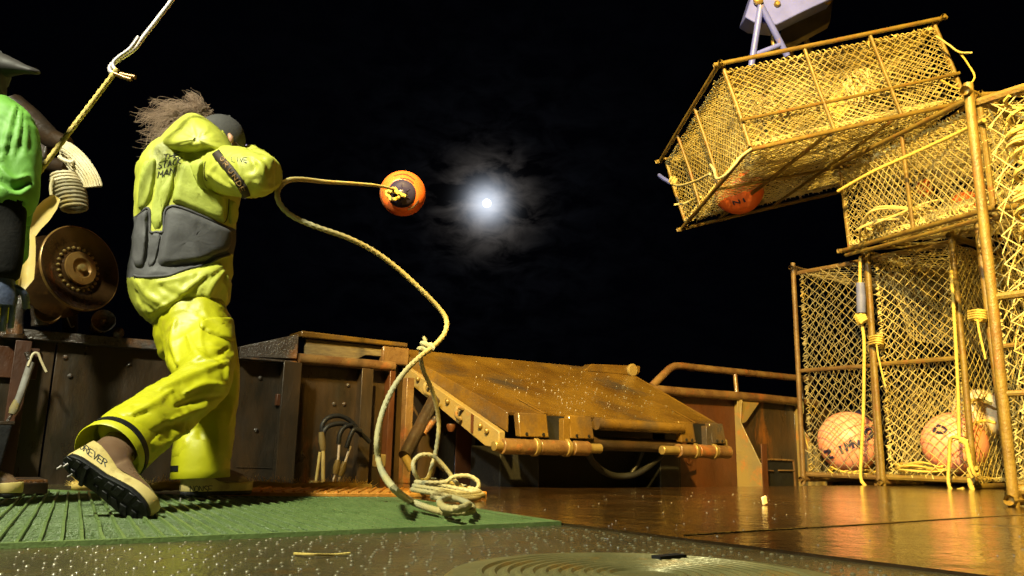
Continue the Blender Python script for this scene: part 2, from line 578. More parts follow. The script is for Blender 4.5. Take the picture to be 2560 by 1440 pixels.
# a small single-stroke alphabet for hand lettering and stencilled print
GLYPH = {
    'T': [[(0, 1), (1, 1)], [(.5, 1), (.5, 0)]], 'H': [[(0, 0), (0, 1)], [(1, 0), (1, 1)], [(0, .5), (1, .5)]],
    'E': [[(1, 1), (0, 1), (0, 0), (1, 0)], [(0, .5), (.8, .5)]], 'S': [[(1, .9), (.5, 1), (.05, .8), (.3, .55), (.8, .42), (.95, .18), (.5, 0), (0, .1)]],
    'A': [[(0, 0), (.5, 1), (1, 0)], [(.2, .4), (.8, .4)]], 'C': [[(1, .85), (.55, 1), (.1, .7), (.1, .3), (.55, 0), (1, .15)]],
    'K': [[(0, 0), (0, 1)], [(1, 1), (0, .45), (1, 0)]], 'M': [[(0, 0), (.05, 1), (.5, .35), (.95, 1), (1, 0)]], 'N': [[(0, 0), (0, 1), (1, 0), (1, 1)]],
    'L': [[(0, 1), (0, 0), (.9, 0)]], 'I': [[(.5, 0), (.5, 1)]], 'V': [[(0, 1), (.5, 0), (1, 1)]], 'R': [[(0, 0), (0, 1), (.7, 1), (.95, .78), (.7, .52), (0, .5)], [(.45, .5), (1, 0)]],
    'G': [[(1, .85), (.55, 1), (.1, .7), (.1, .3), (.55, 0), (1, .2), (1, .48), (.6, .48)]], 'U': [[(0, 1), (0, .25), (.3, 0), (.7, 0), (1, .25), (1, 1)]],
    'D': [[(0, 0), (0, 1), (.55, 1), (1, .7), (1, .3), (.55, 0), (0, 0)]], 'O': [[(.5, 1), (.05, .75), (.05, .25), (.5, 0), (.95, .25), (.95, .75), (.5, 1)]],
    'W': [[(0, 1), (.25, 0), (.5, .65), (.75, 0), (1, 1)]], 'Z': [[(0, 1), (1, 1), (0, 0), (1, 0)]], 'F': [[(1, 1), (0, 1), (0, 0)], [(0, .5), (.8, .5)]],
    '2': [[(0, .75), (.4, 1), (.95, .8), (.8, .5), (0, 0), (1, 0)]], '3': [[(0, 1), (.95, 1), (.45, .58), (.95, .35), (.6, 0), (0, .1)]], '7': [[(0, 1), (1, 1), (.35, 0)]], ' ': []}


def lettering(mb, text, o, ex, ey, bvhs, r, gap=0.3, lift=0.3, jit=0.0):
    """o: pixel of the first letter's foot, ex: pixel advance of one letter width, ey: pixel rise of one letter"""
    x = 0.0
    for ch in text:
        for st in GLYPH[ch]:
            pts = []
            for i in range(len(st) - 1):
                for k in range(4):
                    t = k / 4
                    pts.append((st[i][0] * (1 - t) + st[i + 1][0] * t, st[i][1] * (1 - t) + st[i + 1][1] * t))
            pts.append(st[-1])
            out = []
            for gx, gy in pts:
                u = o[0] + ex[0] * (x + gx) + ey[0] * gy + random.uniform(-jit, jit)
                v = o[1] + ex[1] * (x + gx) + ey[1] * gy + random.uniform(-jit, jit)
                h = shoot(bvhs, u, v)
                if h:
                    out.append(h[0] - ray(u, v).normalized() * (r * lift) if lift > 0 else h[0] + h[1] * (r * lift))
            if len(out) > 1:
                mb.tube(out, r, 5)
        x += 1 + gap
    return mb


def resample(poly, n):
    pts = [Vector((p[0], p[1])) for p in poly]
    seg = [(pts[i], pts[(i + 1) % len(pts)]) for i in range(len(pts))]
    L = sum((b - a).length for a, b in seg)
    out, i, acc = [], 0, 0.0
    for k in range(n):
        s = L * k / n
        while acc + (seg[i][1] - seg[i][0]).length < s:
            acc += (seg[i][1] - seg[i][0]).length
            i += 1
        a, b = seg[i]
        out.append(a.lerp(b, (s - acc) / max(1e-9, (b - a).length)))
    return out


def smooth_poly(poly, k=1):
    for _ in range(k):
        out = []
        for i in range(len(poly)):
            a, b = poly[i], poly[(i + 1) % len(poly)]
            out += [(a[0] * .75 + b[0] * .25, a[1] * .75 + b[1] * .25), (a[0] * .25 + b[0] * .75, a[1] * .25 + b[1] * .75)]
        poly = out
    return poly


def puff(mb, poly, bvhs, height, centre=None, lift=0.001, soft=1, n=72):
    """a padded panel sewn on a garment: follows the surface under it and bulges in the middle"""
    b = resample(smooth_poly(poly, soft), n)
    c = Vector(centre) if centre else sum(b, Vector((0, 0))) / n
    S = [1.0, 0.985, 0.96, 0.92, 0.86, 0.76, 0.62, 0.46, 0.3, 0.15]
    rings = []
    for s in S:
        rr = []
        for q in b:
            w = c + (q - c) * s
            h = shoot(bvhs, w.x, w.y)
            if h is None:
                for t in (0.97, 0.94, 0.9, 0.85, 0.8, 0.7, 0.6, 0.45):
                    w2 = c + (q - c) * s * t
                    h = shoot(bvhs, w2.x, w2.y)
                    if h:
                        break
            if h is None:
                h = (P(w.x, w.y, 3.4), -ray(w.x, w.y).normalized())
            rr.append(h[0] + h[1] * (lift + height * (1 - max(0, (s - 0.80) / 0.2) ** 2)))
        rings.append(rr)
    mb.rings(rings, cap=False)
    mb.add(rings[-1], [tuple(range(n))])
    return mb


def limb(mb, st, n=28, power=2.3, dome=True):
    """st: (u, v, D, half width in px, depth radius in m)"""
    cs = [P(s[0], s[1], s[2]) for s in st]
    rings = []
    m = len(cs)
    for i, s in enumerate(st):
        t = (cs[min(i + 1, m - 1)] - cs[max(i - 1, 0)]).normalized()
        view = (cs[i] - CAM).normalized()
        ac = t.cross(view).normalized()
        dv = ac.cross(t).normalized()
        ra = s[3] * pxs(cs[i])
        ring = []
        for k in range(n):
            a = 2 * math.pi * k / n
            ca, sa = math.cos(a), math.sin(a)
            q = (abs(ca) ** power + abs(sa) ** power) ** (-1 / power)
            ring.append(cs[i] + ac * (ra * ca * q) + dv * (s[4] * sa * q))
        rings.append(ring)
    if dome:
        def shr(ring, c, k, off):
            return [c + (p - c) * k + off for p in ring]
        t0 = (cs[0] - cs[1]).normalized()
        t1 = (cs[-1] - cs[-2]).normalized()
        e0 = min(st[0][3] * pxs(cs[0]), st[0][4]) * 0.35
        e1 = min(st[-1][3] * pxs(cs[-1]), st[-1][4]) * 0.35
        rings = [shr(rings[0], cs[0], .45, t0 * e0), shr(rings[0], cs[0], .8, t0 * e0 * .7)] + rings + [shr(rings[-1], cs[-1], .8, t1 * e1 * .7), shr(rings[-1], cs[-1], .45, t1 * e1)]
    return mb.rings(rings)


def smooth_st(st, per=4):
    a = spline([Vector(s[:3]) for s in st], per)
    r = spline([Vector((s[3], s[4], 0)) for s in st], per)
    return [(p.x, p.y, p.z, q.x, q.y) for p, q in zip(a, r)]


def ridge(p, f, seed):
    w = noise.noise_vector(p * (f * 0.5) + Vector((seed, 1.7 * seed, 0))) * 0.35
    q = (p + w * 0.25) * f + Vector((seed * 3.1, seed, -seed))
    return 1 - 2 * abs(noise.noise(q))


def stroke_disp(co, no, strokes):
    """creases pressed along given lines of the cloth that faces the camera"""
    Cm = np.array(CROT.transposed())
    d = co - np.array(tuple(CAM))
    q = d @ Cm.T
    u = 1280 + F_PX * q[:, 0] / -q[:, 2]
    v = 720 - F_PX * q[:, 1] / -q[:, 2]
    face = np.clip(-(no * d).sum(1) / np.linalg.norm(d, axis=1) * 2.5, 0, 1)
    out = np.zeros(len(co))
    for pts, amp, wd in strokes:
        ps = [p for p in spline([Vector((a, b, 0)) for a, b in pts], 4)]
        best = np.full(len(co), 1e9)
        n_ = len(ps) - 1
        for i in range(n_):
            a, b = np.array(ps[i][:2]), np.array(ps[i + 1][:2])
            ab_ = b - a
            t = np.clip(((u - a[0]) * ab_[0] + (v - a[1]) * ab_[1]) / (ab_ @ ab_ + 1e-9), 0, 1)
            dd = np.hypot(u - a[0] - ab_[0] * t, v - a[1] - ab_[1] * t)
            f = (i + t) / n_
            dd = dd / (0.35 + 0.65 * np.sin(np.pi * np.clip(f, .03, .97)))
            best = np.minimum(best, dd)
        out += amp * np.exp(-(best / wd) ** 2) * face
    return out


def garment(mb, name, m, parent, voxel=0.009, iters=8, fold=None, strokes=None):
    """weld overlapping closed tubes into one continuous skin, relax it and crease it"""
    sh = base_of(parent)
    me = mb.mesh(name + '_tmp', sh)
    tmp = bpy.data.objects.new(name + '_tmp', me)
    COL.objects.link(tmp)
    r = tmp.modifiers.new('r', 'REMESH')
    r.mode, r.voxel_size, r.use_smooth_shade = 'VOXEL', voxel, True
    s = tmp.modifiers.new('s', 'SMOOTH')
    s.factor, s.iterations = 0.5, iters
    dg = bpy.context.evaluated_depsgraph_get()
    dg.update()
    out = bpy.data.meshes.new_from_object(tmp.evaluated_get(dg))
    bpy.data.objects.remove(tmp)
    bpy.data.meshes.remove(me)
    out.name = name
    out.materials.clear()
    if fold:
        co = [v.co.copy() for v in out.vertices]
        no = [Vector(x.vector) for x in out.vertex_normals]
        for v, c, nn in zip(out.vertices, co, no):
            v.co = c + nn * fold(c + sh, nn)
    if strokes:
        co = np.array([tuple(v.co + sh) for v in out.vertices])
        no = np.array([tuple(x.vector) for x in out.vertex_normals])
        co += no * stroke_disp(co, no, strokes)[:, None]
        co -= np.array(tuple(sh))
        out.vertices.foreach_set('co', co.ravel())
    finish(out, True, 180)
    return link(name, out, M[m], parent)


def net_edges(nodes_a, nodes_b, r):
    """3-sided twine between paired points, arrays (n,3) -> verts, faces"""
    d = nodes_b - nodes_a
    L = np.linalg.norm(d, axis=1, keepdims=True) + 1e-9
    t = d / L
    ref = np.where(np.abs(t[:, 2:3]) < 0.9, np.array([[0, 0, 1.0]]), np.array([[1.0, 0, 0]]))
    x = np.cross(t, ref)
    x /= np.linalg.norm(x, axis=1, keepdims=True) + 1e-9
    y = np.cross(t, x)
    vs = []
    for end in (nodes_a - t * r * .6, nodes_b + t * r * .6):
        for k in range(3):
            a = 2 * math.pi * k / 3
            vs.append(end + (x * math.cos(a) + y * math.sin(a)) * r)
    V = np.stack(vs, axis=1).reshape(-1, 3)
    n = len(nodes_a)
    b = (np.arange(n) * 6)[:, None]
    F = np.concatenate([b + np.array([[0, 1, 4, 3]]), b + np.array([[1, 2, 5, 4]]), b + np.array([[2, 0, 3, 5]])])
    return V, F


def net_patch(o, ex, ey, w, h, cell=(0.085, 0.10), r=0.004, sag=0.02, jit=0.06, seed=0, drop=0.0, skew=0.0):
    """diamond mesh stretched over a w x h opening (o corner, ex/ey unit axes)"""
    o, ex, ey = (np.array(x, float) for x in (o, ex, ey))
    nrm = np.cross(ex, ey)
    g = np.random.default_rng(seed)
    nx, ny = max(2, int(round(w / (cell[0] / 2)))), max(2, int(round(h / (cell[1] / 2))))
    I, J = np.meshgrid(np.arange(nx + 1), np.arange(ny + 1), indexing='ij')
    U = I / nx * w
    V = J / ny * h
    ph = g.uniform(0, 6.28, 6)
    wob = np.sin(U * 2.3 + ph[0] + V * 1.7) * 0.35 + np.sin(V * 4.1 + ph[1] - U * 2.9) * 0.3
    inner = (np.sin(np.pi * U / w) * np.sin(np.pi * V / h)) ** 0.4
    cellm = min(cell)
    U2 = U + (g.normal(0, jit, U.shape) * cellm * .5 + wob * cellm * (0.22 + skew)) * inner
    V2 = V + (g.normal(0, jit, U.shape) * cellm * .5 + np.sin(U * 3.3 + ph[2] + V) * cellm * (0.2 + skew)) * inner
    wa = 0.045
    U2 = U2 + wa * inner * np.sin(V * 2.9 + ph[5]) * np.sin(U * 1.9 + ph[1])
    V2 = V2 + wa * inner * np.sin(U * 2.4 + ph[3]) * np.cos(V * 2.1 + ph[0])
    Nn = (sag * inner * (1 + 0.5 * np.sin(U * 3 + ph[3]) * np.cos(V * 2.6 + ph[4])) + g.normal(0, .003, U.shape))
    pts = o + U2[..., None] * ex + V2[..., None] * ey + Nn[..., None] * nrm
    ok = (I + J) % 2 == 0
    A, Bn = [], []
    for di in (1, -1):
        i0 = slice(0, nx) if di == 1 else slice(1, nx + 1)
        i1 = slice(1, nx + 1) if di == 1 else slice(0, nx)
        m = ok[i0, :ny]
        A.append(pts[i0, :ny][m])
        Bn.append(pts[i1, 1:][m])
    A, Bn = np.concatenate(A), np.concatenate(Bn)
    if drop:
        k = g.random(len(A)) > drop
        A, Bn = A[k], Bn[k]
    return net_edges(A, Bn, r)


def np_mesh(name, packs):
    V, Fs, off = [], [], 0
    for v, f in packs:
        V.append(v)
        Fs.append(f + off)
        off += len(v)
    V, Fs = np.concatenate(V), np.concatenate(Fs)
    me = bpy.data.meshes.new(name)
    me.vertices.add(len(V))
    me.vertices.foreach_set('co', V.ravel())
    me.loops.add(Fs.size)
    me.loops.foreach_set('vertex_index', Fs.ravel().astype(np.int32))
    me.polygons.add(len(Fs))
    k = Fs.shape[1]
    me.polygons.foreach_set('loop_start', np.arange(len(Fs), dtype=np.int32) * k)
    me.polygons.foreach_set('use_smooth', np.ones(len(Fs), dtype=bool))
    me.update(calc_edges=True)
    return me

# ------------------------------------------------------------------ sea, moon
mb = MB()
n = 48
mb.add([Vector((6000 * math.cos(2 * math.pi * k / n), 6000 * math.sin(2 * math.pi * k / n), -2.6)) for k in range(n)], [tuple(range(n))])
solo(mb, 'sea', 'sea', kind='structure')
mb = MB().ball(CAM + MOON_DIR * 5000, 5000 * 10.5 / 2000, 32, 18)
solo(mb, 'moon', 'moon', 'small bright full moon glowing through thin night cloud', 'moon')


# ------------------------------------------------------------------ deck
def sstep(x, a, b):
    t = max(0.0, min(1.0, (x - a) / (b - a)))
    return t * t * (3 - 2 * t)


def deck_z(b, a):
    return -0.085 * sstep(a, 4.1, 5.3) * sstep(b, 2.8, 4.2)


PLZ = -0.007
EDGE = 1.615   # the wet deck plates start at this line, the studded plate lies inboard of it
mb = MB()
bs = [EDGE + 0.035 * math.sin(0) + x for x in np.linspace(0, 9.5, 39)]
as_ = list(np.linspace(-3, 5.5, 35))
rows = [[W(b, a, deck_z(b, a)) for a in as_] for b in bs]
m = len(as_)
mb.add([p for r in rows for p in r], [(i * m + j, i * m + j + 1, (i + 1) * m + j + 1, (i + 1) * m + j) for i in range(len(bs) - 1) for j in range(m - 1)])
# the lip of the plate where it ends above the studded plate
mb.add([W(EDGE, -3, 0), W(EDGE, 3.4, 0), W(EDGE, 3.4, -0.012), W(EDGE, -3, -0.012)], [(0, 1, 2, 3)])
deck = solo(mb, 'deck', 'deck', kind='structure')
mb = MB()
mb.add([W(-4, -3, PLZ), W(EDGE + .03, -3, PLZ), W(EDGE + .03, 5.5, PLZ), W(-4, 5.5, PLZ)], [(0, 1, 2, 3)])
sp = solo(mb, 'studded_deck_plate', 'plate', kind='structure')
# raised studs of the plate
pk = []
tmpl = [(math.cos(2 * math.pi * k / 8) * r, math.sin(2 * math.pi * k / 8) * r, h) for r, h in ((1.0, 0), (0.8, 0.45), (0.42, 0.8)) for k in range(8)] + [(0, 0, 0.92)]
tf = [(i * 8 + k, i * 8 + (k + 1) % 8, (i + 1) * 8 + (k + 1) % 8, (i + 1) * 8 + k) for i in range(2) for k in range(8)] + [(16 + k, 16 + (k + 1) % 8, 24, 24) for k in range(8)]
tmpl = np.array(tmpl) * np.array([1, 1, .65])
tf4 = np.array(tf[:16])
tf3 = np.array([f[:3] for f in tf[16:]])
cen = []
for i in range(-60, 45):
    for j in range(-10, 66):
        b, a = i * 0.046 + (0.023 if j % 2 else 0) + random.uniform(-.008, .008), j * 0.040 + random.uniform(-.008, .008)
        if b < EDGE - 0.03 and b > -2.2 and a < 2.5 and random.random() > 0.12:
            cen.append(W(b, a, PLZ - .0005))
cen = np.array([tuple(c) for c in cen])
rad = rng.uniform(0.0035, 0.0060, len(cen))
Vt = (tmpl[None] * rad[:, None, None] + cen[:, None]).reshape(-1, 3)
off = (np.arange(len(cen)) * 25)[:, None, None]
q = (off + tf4[None]).reshape(-1, 4)
t3 = (off + tf3[None]).reshape(-1, 3)
me = bpy.data.meshes.new('studs')
me.from_pydata((Vt - np.array(tuple(sp.location))).tolist(), [], q.tolist() + t3.tolist())
finish(me, True, 180)
link('studs', me, M['stud'], sp)['kind'] = 'stuff'

# plate seams welded across the wet deck
mb = MB()
for pts in ([(1.66, 1.55), (9, 1.62)],):
    p = [W(pts[0][0] + (pts[1][0] - pts[0][0]) * t, pts[0][1] + (pts[1][1] - pts[0][1]) * t + .004 * math.sin(40 * t), 0.0) for t in np.linspace(0, 1, 40)]
    mb.tube(p, 0.0035, 6)
part(mb, 'weld_seam', 'deck', deck)

# round hatch cover with concentric ridges
hc = W(0.98, 1.00, PLZ)
prof = [(0.335, 0.0), (0.335, 0.010), (0.325, 0.018), (0.285, 0.019)]
r = 0.28
while r > 0.06:
    prof += [(r, 0.019), (r - .004, 0.0235), (r - .009, 0.0235), (r - .013, 0.019)]
    r -= 0.021
prof += [(0.045, 0.019), (0.001, 0.019)]
hr = root('hatch_cover', hc, 'round ridged metal hatch cover flush in the studded deck plate at the bottom edge', 'hatch cover')
part(MB().lathe(prof, hc, UP, 72), 'lid', 'hatch', hr, angle=25)
part(MB().lathe([(0.355, 0.0), (0.355, 0.006), (0.338, 0.006), (0.338, 0.0)], hc, UP, 72), 'rim', 'plate', hr)
for an in (0.6, 3.7):
    c = hc + AB * (0.22 * math.cos(an)) + AA * (0.22 * math.sin(an)) + UP * 0.026
    part(MB().box(c, AB * .035, AA * .012, UP * .003), 'lifting_slot', 'black', hr)

# ------------------------------------------------------------------ green rubber mat
mat_poly = [(-2.6, 2.05), (1.61, 2.02), (1.80, 3.42), (1.0, 3.78), (0.45, 4.55), (-2.6, 4.75)]


def clip_line(p, d, poly):
    ts = []
    for i in range(len(poly)):
        a, b = poly[i], poly[(i + 1) % len(poly)]
        ex, ey = b[0] - a[0], b[1] - a[1]
        den = d[0] * ey - d[1] * ex
        if abs(den) < 1e-9:
            continue
        t = ((a[0] - p[0]) * ey - (a[1] - p[1]) * ex) / den
        s = ((a[0] - p[0]) * d[1] - (a[1] - p[1]) * d[0]) / den
        if 0 <= s <= 1:
            ts.append(t)
    ts.sort()
    return (ts[0], ts[-1]) if len(ts) > 1 else None


def rib(mb, p, q, w, z0, z1, wav, seed):
    L = (q - p).length
    n = max(2, int(L / 0.12))
    d = (q - p).normalized()
    s = UP.cross(d)
    rings = []
    for i in range(n + 1):
        c = p.lerp(q, i / n) + s * (wav * noise.noise(Vector((i * .35, seed * 7.3, 2))))
        zz = z1 + 0.0016 * noise.noise(Vector((i * .5, seed * 3.1, 9)))
        rings.append([c - s * w + UP * z0, c + s * w + UP * z0, c + s * w * .75 + UP * zz, c - s * w * .75 + UP * zz])
    mb.rings(rings)


mr = root('rubber_mat', W(0, 3, PLZ), 'wet green rubber grid mat the yellow-suited person stands on', 'mat')
mb = MB()
ang = math.radians(-7)
du = (math.cos(ang), math.sin(ang))
dv = (-math.sin(ang), math.cos(ang))
k = 0
for i in range(-85, 66):
    o = (1.0 + du[0] * i * .042, 3.0 + du[1] * i * .042)
    t = clip_line(o, dv, mat_poly)
    if t:
        rib(mb, W(o[0] + dv[0] * t[0], o[1] + dv[1] * t[0]), W(o[0] + dv[0] * t[1], o[1] + dv[1] * t[1]), .0045, -.0065, .0038, .0035, i)
part(mb, 'long_rib', 'matrib', mr, kind='stuff')
mb = MB()
for i in range(-80, 110):
    o = (1.0 + dv[0] * i * .034, 3.0 + dv[1] * i * .034)
    t = clip_line(o, du, mat_poly)
    if t:
        rib(mb, W(o[0] + du[0] * t[0], o[1] + du[1] * t[0]), W(o[0] + du[0] * t[1], o[1] + du[1] * t[1]), .005, -.0065, -.0035, .006, i + 300)
part(mb, 'cross_rib', 'mat', mr, kind='stuff')
mb = MB()
for i in range(len(mat_poly)):
    rib(mb, W(*mat_poly[i]), W(*mat_poly[(i + 1) % len(mat_poly)]), .010, -.0068, .0044, .006, i + 900)
part(mb, 'border', 'matrib', mr)

# small things lying on the deck
mb = MB().box(PZ(1911, 1251, 0.022), AB * .015 + UP * .004, AA * .005, UP * .018 - AB * .004)
solo(mb, 'plastic_tag', 'ivory', 'small ivory plastic tag standing on the wet deck before the pots', 'tag', bevel=0.004)
mb = MB().rope([PZ(735, 1384, -.003), PZ(780, 1386, .001), PZ(830, 1387, -.003), PZ(876, 1383, -.001)], 0.0028, n=6)
solo(mb, 'twine_scrap', 'rope', 'short scrap of yellow twine lying on the studded plate', 'twine')

# rain and spray drops on plate and deck
mb = MB()
for i in range(380):
    b, a = random.uniform(-0.8, 4.2), random.uniform(0.3, 3.6)
    if b < EDGE and a > 1.95:
        continue
    z = 0.0 if b > EDGE else PLZ
    s = random.uniform(.0012, .003)
    mb.ball(W(b, a, z + s * .2), s, 6, 4, (1, 1, .7))
solo(mb, 'water_drops', 'drops', 'scattered water drops on the wet deck', 'water drops', kind='stuff')

# ------------------------------------------------------------------ bulwark (the ship's side)
BA = 5.45
br = root('bulwark', W(1, BA, 0), 'dark rusty steel bulwark along the ship side behind the people', 'bulwark')
# plates with a weld gap between neighbours
for (b0, b1, m_) in ((-3.0, 0.02, 'hull'), (0.03, 0.50, 'hull'), (0.51, 1.30, 'hull'), (1.31, 1.93, 'hull'), (1.94, 2.52, 'hull'), (2.53, 3.3, 'hull'), (3.31, 4.55, 'hull_rust'), (4.56, 5.45, 'hull_rust'), (5.46, 6.72, 'hull_rust'), (6.73, 7.6, 'hull'), (7.61, 9.5, 'hull')):
    part(MB().bbox(b0, b1, BA, BA + .012, -.16, .86 if b1 < 3.4 else .80), 'wall_plate', m_, br, bevel=.003)
# cap rail: flat bar with a face, then the raised ramp up to the launcher frame
cap = MB().bbox(-3.0, 1.56, BA - .06, BA + .09, .815, .875)
part(cap, 'cap_rail', 'cap', br, bevel=.006)
mb = MB()
sec = [(1.565, .815, .885), (1.955, .83, 1.005)]
poly = [W(sec[0][0], BA - .065, sec[0][1]), W(sec[1][0], BA - .09, sec[1][1]), W(sec[1][0], BA - .09, sec[1][2]), W(sec[0][0], BA - .065, sec[0][2])]
mb.prism(poly, AA * .19)
part(mb, 'cap_ramp', 'cap', br, bevel=.006)
mb = MB().bbox(1.565, 1.95, BA - .10, BA + .1, .80, .815)
part(mb, 'lower_flange', 'cap', br, bevel=.004)
# stanchions: flanged bars standing off the plate
for b, w_, d_, m_ in ((0.33, .045, .10, 'hull_rust'), (1.905, .07, .14, 'hull'), (2.47, .05, .12, 'hull'), (2.68, .025, .10, 'hull_rust'), (-1.1, .05, .1, 'hull')):
    part(MB().bbox(b - w_ / 2, b + w_ / 2, BA - d_, BA - .002, -.01, .80), 'stanchion', m_, br, bevel=.004)
    part(MB().bbox(b - w_ * .9, b + w_ * .9, BA - d_ - .012, BA - d_ - .002, -.01, .80), 'stanchion_flange', m_, br, bevel=.003)
# rivets / bolt heads
for u, v in ((163, 893), (322, 911), (640, 1075), (650, 945), (870, 963), (835, 1010), (860, 1010), (175, 940), (300, 1110), (700, 1130), (460, 960)):
    p = PA(u, v, BA - .002)
    part(MB().lathe([(.014, 0), (.014, .006), (.008, .011), (.001, .012)], p, -AA, 10), 'bolt', 'cap', br)
# diagonal brace and fitting beside the tall stanchion
part(MB().cyl(PA(732, 925, BA - .06), PA(703, 985, BA - .03), .008), 'brace_rod', 'hull_rust', br)
part(MB().box(PA(700, 1000, BA - .03), AB * .03, AA * .02, UP * .04), 'brace_foot', 'hull_rust', br, bevel=.006)
part(MB().box(PA(15, 905, BA - .02), AB * .16, AA * .012, UP * .09), 'doubler_plate', 'hull_rust', br, bevel=.004)
# horizontal weld line low on the plate
part(MB().tube([PA(590 + i * 15, 1168 + .4 * i, BA - .002) for i in range(9)], .004, 5), 'weld_bead', 'hull', br)

# aft part of the bulwark: pipes, gussets, freeing port
for (b0, b1) in ((5.35, 7.95),):
    part(MB().tube([W(b, BA - .05, .835 + .004 * math.sin(b * 3)) for b in np.linspace(b0, b1, 14)], .046, 14), 'cap_pipe', 'pipe', br)
rail = [W(5.40, BA - .05, .86), W(5.55, BA - .04, .97), W(5.68, BA - .03, 1.055), W(5.80, BA - .02, 1.085), W(6.1, BA, 1.09), W(7.0, BA, 1.095), W(7.95, BA, 1.10)]
part(MB().tube(spline(rail, 8), .037, 14), 'guard_rail', 'pipe', br)
for b in (6.62, 7.72):
    part(MB().tube([W(b, BA - .04, .86), W(b + .02, BA - .01, 1.07)], .022, 12), 'rail_upright', 'pipe', br)
for b, wdt in ((6.62, .30), (7.62, .34)):
    poly = [W(b, BA, .80), W(b, BA - .10, .80), W(b, BA - .07, .58), W(b, BA - wdt, .16), W(b, BA - wdt, -.09), W(b, BA, -.09)]
    part(MB().prism(poly, AB * .014), 'gusset', 'launcher_side', br, bevel=.003)
    part(MB().bbox(b + .014, b + .10, BA - wdt - .004, BA - wdt + .008, -.09, .36), 'gusset_flange', 'hull_rust', br, bevel=.003)
poly = [W(6.60, BA - .06, .79), W(6.95, BA - .06, .79), W(6.72, BA - .06, .58), W(6.62, BA - .06, .55)]
part(MB().prism(poly, AA * .01), 'corner_plate', 'launcher_side', br, bevel=.003)
fp = part(MB().bbox(6.82, 7.50, BA - .02, BA - .004, -.07, .20), 'freeing_port', 'black', br)
ring = [W(6.80, BA - .03, -.08), W(6.82, BA - .03, .17), W(6.88, BA - .03, .205), W(7.45, BA - .03, .205), W(7.51, BA - .03, .17), W(7.52, BA - .03, -.08)]
part(MB().tube(spline(ring, 6), .011, 8), 'port_frame', 'pipe', fp)
part(MB().tube([W(6.80, BA - .035, .10), W(7.16, BA - .035, .095)], .008, 8), 'port_bar', 'pipe', fp)
part(MB().tube([W(7.24, BA - .035, .10), W(7.52, BA - .035, .10)], .008, 8), 'port_bar', 'pipe', fp)
pe = [W(5.66, BA - .012, .04), W(5.66, BA - .012, .36), W(5.78, BA - .012, .38), W(5.98, BA - .012, .30), W(5.98, BA - .012, .10), W(5.80, BA - .012, .05)]
eye = part(MB().prism(pe, -AA * .03), 'pad_eye', 'hull_rust', br, bevel=.004)
part(MB().lathe([(.05, 0), (.05, .012), (.028, .012), (.028, 0)], W(5.88, BA - .043, .20), -AA, 18), 'eye_ring', 'hull_rust', eye)
part(MB().bbox(5.60, 5.645, BA - .09, BA - .004, -.09, .62), 'stanchion', 'launcher_side', br, bevel=.004)
part(MB().bbox(5.30, 5.50, BA - .30, BA - .004, -.09, .70), 'post', 'black', br, bevel=.01)
# low waterway bar along the foot of the aft bulwark
part(MB().tube([W(b, 4.95, deck_z(b, 4.95) + .006 + .004 * math.sin(9 * b)) for b in np.linspace(4.3, 7.2, 24)], .018, 8), 'waterway_bar', 'launcher_side', br)

# frayed coir fender roll and orange grip strip at the foot of the bulwark
fr = root('coir_roll', W(1.4, 4.35, 0), 'fuzzy golden coir rope roll lying along the bulwark foot behind the boots', 'coir roll')
pth = [W(0.55 + .1 * i, 4.42 - .025 * i + .01 * math.sin(i), .022 + .006 * math.sin(i * 1.7)) for i in range(15)]
part(MB().tube(spline(pth, 4), .024, 10, lobes=3, twist=40, depth=.2), 'core', 'coir', fr)
mb = MB()
for i in range(1300):
    t = random.random() * 13.9
    c = pth[int(t)].lerp(pth[min(14, int(t) + 1)], t % 1)
    d = Vector((random.gauss(0, 1), random.gauss(0, 1), abs(random.gauss(0, 1)) + .2)).normalized()
    e = c + d * random.uniform(.025, .065)
    mb.tube([c + d * .015, c.lerp(e, .6) + Vector((random.gauss(0, .006), 0, 0)), e + UP * random.uniform(-.008, .004)], [.0012, .0010, .0005], 3, cap=False)
part(mb, 'fibres', 'coir', fr, kind='stuff')

gs = root('grip_strip', W(1.6, 3.7, 0), 'orange ribbed grip strip along the far edge of the green mat', 'grip strip')
poly = [(1.02, 3.85), (1.84, 3.46), (2.35, 3.55), (2.45, 3.95), (1.2, 4.25)]
part(MB().prism([W(b, a, 0.0) for b, a in poly], UP * .018), 'base', 'orangegrip', gs, bevel=.003)
for i in range(-8, 26):
    o = (1.1 + i * .055, 3.6)
    t = clip_line(o, (0.5, 0.87), [(1.04, 3.87), (1.84, 3.48), (2.33, 3.57), (2.43, 3.93), (1.21, 4.23)])
    if t and t[1] - t[0] > .03:
        part(MB().tube([W(o[0] + .5 * t[0], o[1] + .87 * t[0], .019), W(o[0] + .5 * t[1], o[1] + .87 * t[1], .019)], .008, 6), 'rib', 'orangegrip', gs)

# black drain grate at the left
gr = root('drain_grate', W(0.1, 4.45, 0), 'black slotted drain grate at the left edge behind the mat', 'grate')
g0, g1 = PZ(-40, 1240, .0), PZ(118, 1236, .0)
part(MB().prism([g0, g1, g1 + AA * .5, g0 + AA * .5], UP * .05), 'frame', 'dark', gr, bevel=.005)
for i in range(14):
    p = g0.lerp(g1, (i + .5) / 14)
    part(MB().box(p + AA * .25 + UP * .055, AB * .008, AA * .2, UP * .006), 'bar', 'cap', gr)

# ------------------------------------------------------------------ pot launcher: tilting steel table hinged inboard of the rail
lr = root('pot_launcher', W(4, 4.8, 0), 'wet amber steel pot launcher table tilted up against the rail in the middle', 'pot launcher')
Lnl, Lnr, Lfr, Lfl = W(3.06, 4.40, .485), W(5.16, 4.40, .475), W(5.24, 5.56, 1.005), W(2.78, 5.56, 1.0)
nrm = (Lnr - Lnl).cross(Lfl - Lnl).normalized()
mb = MB()
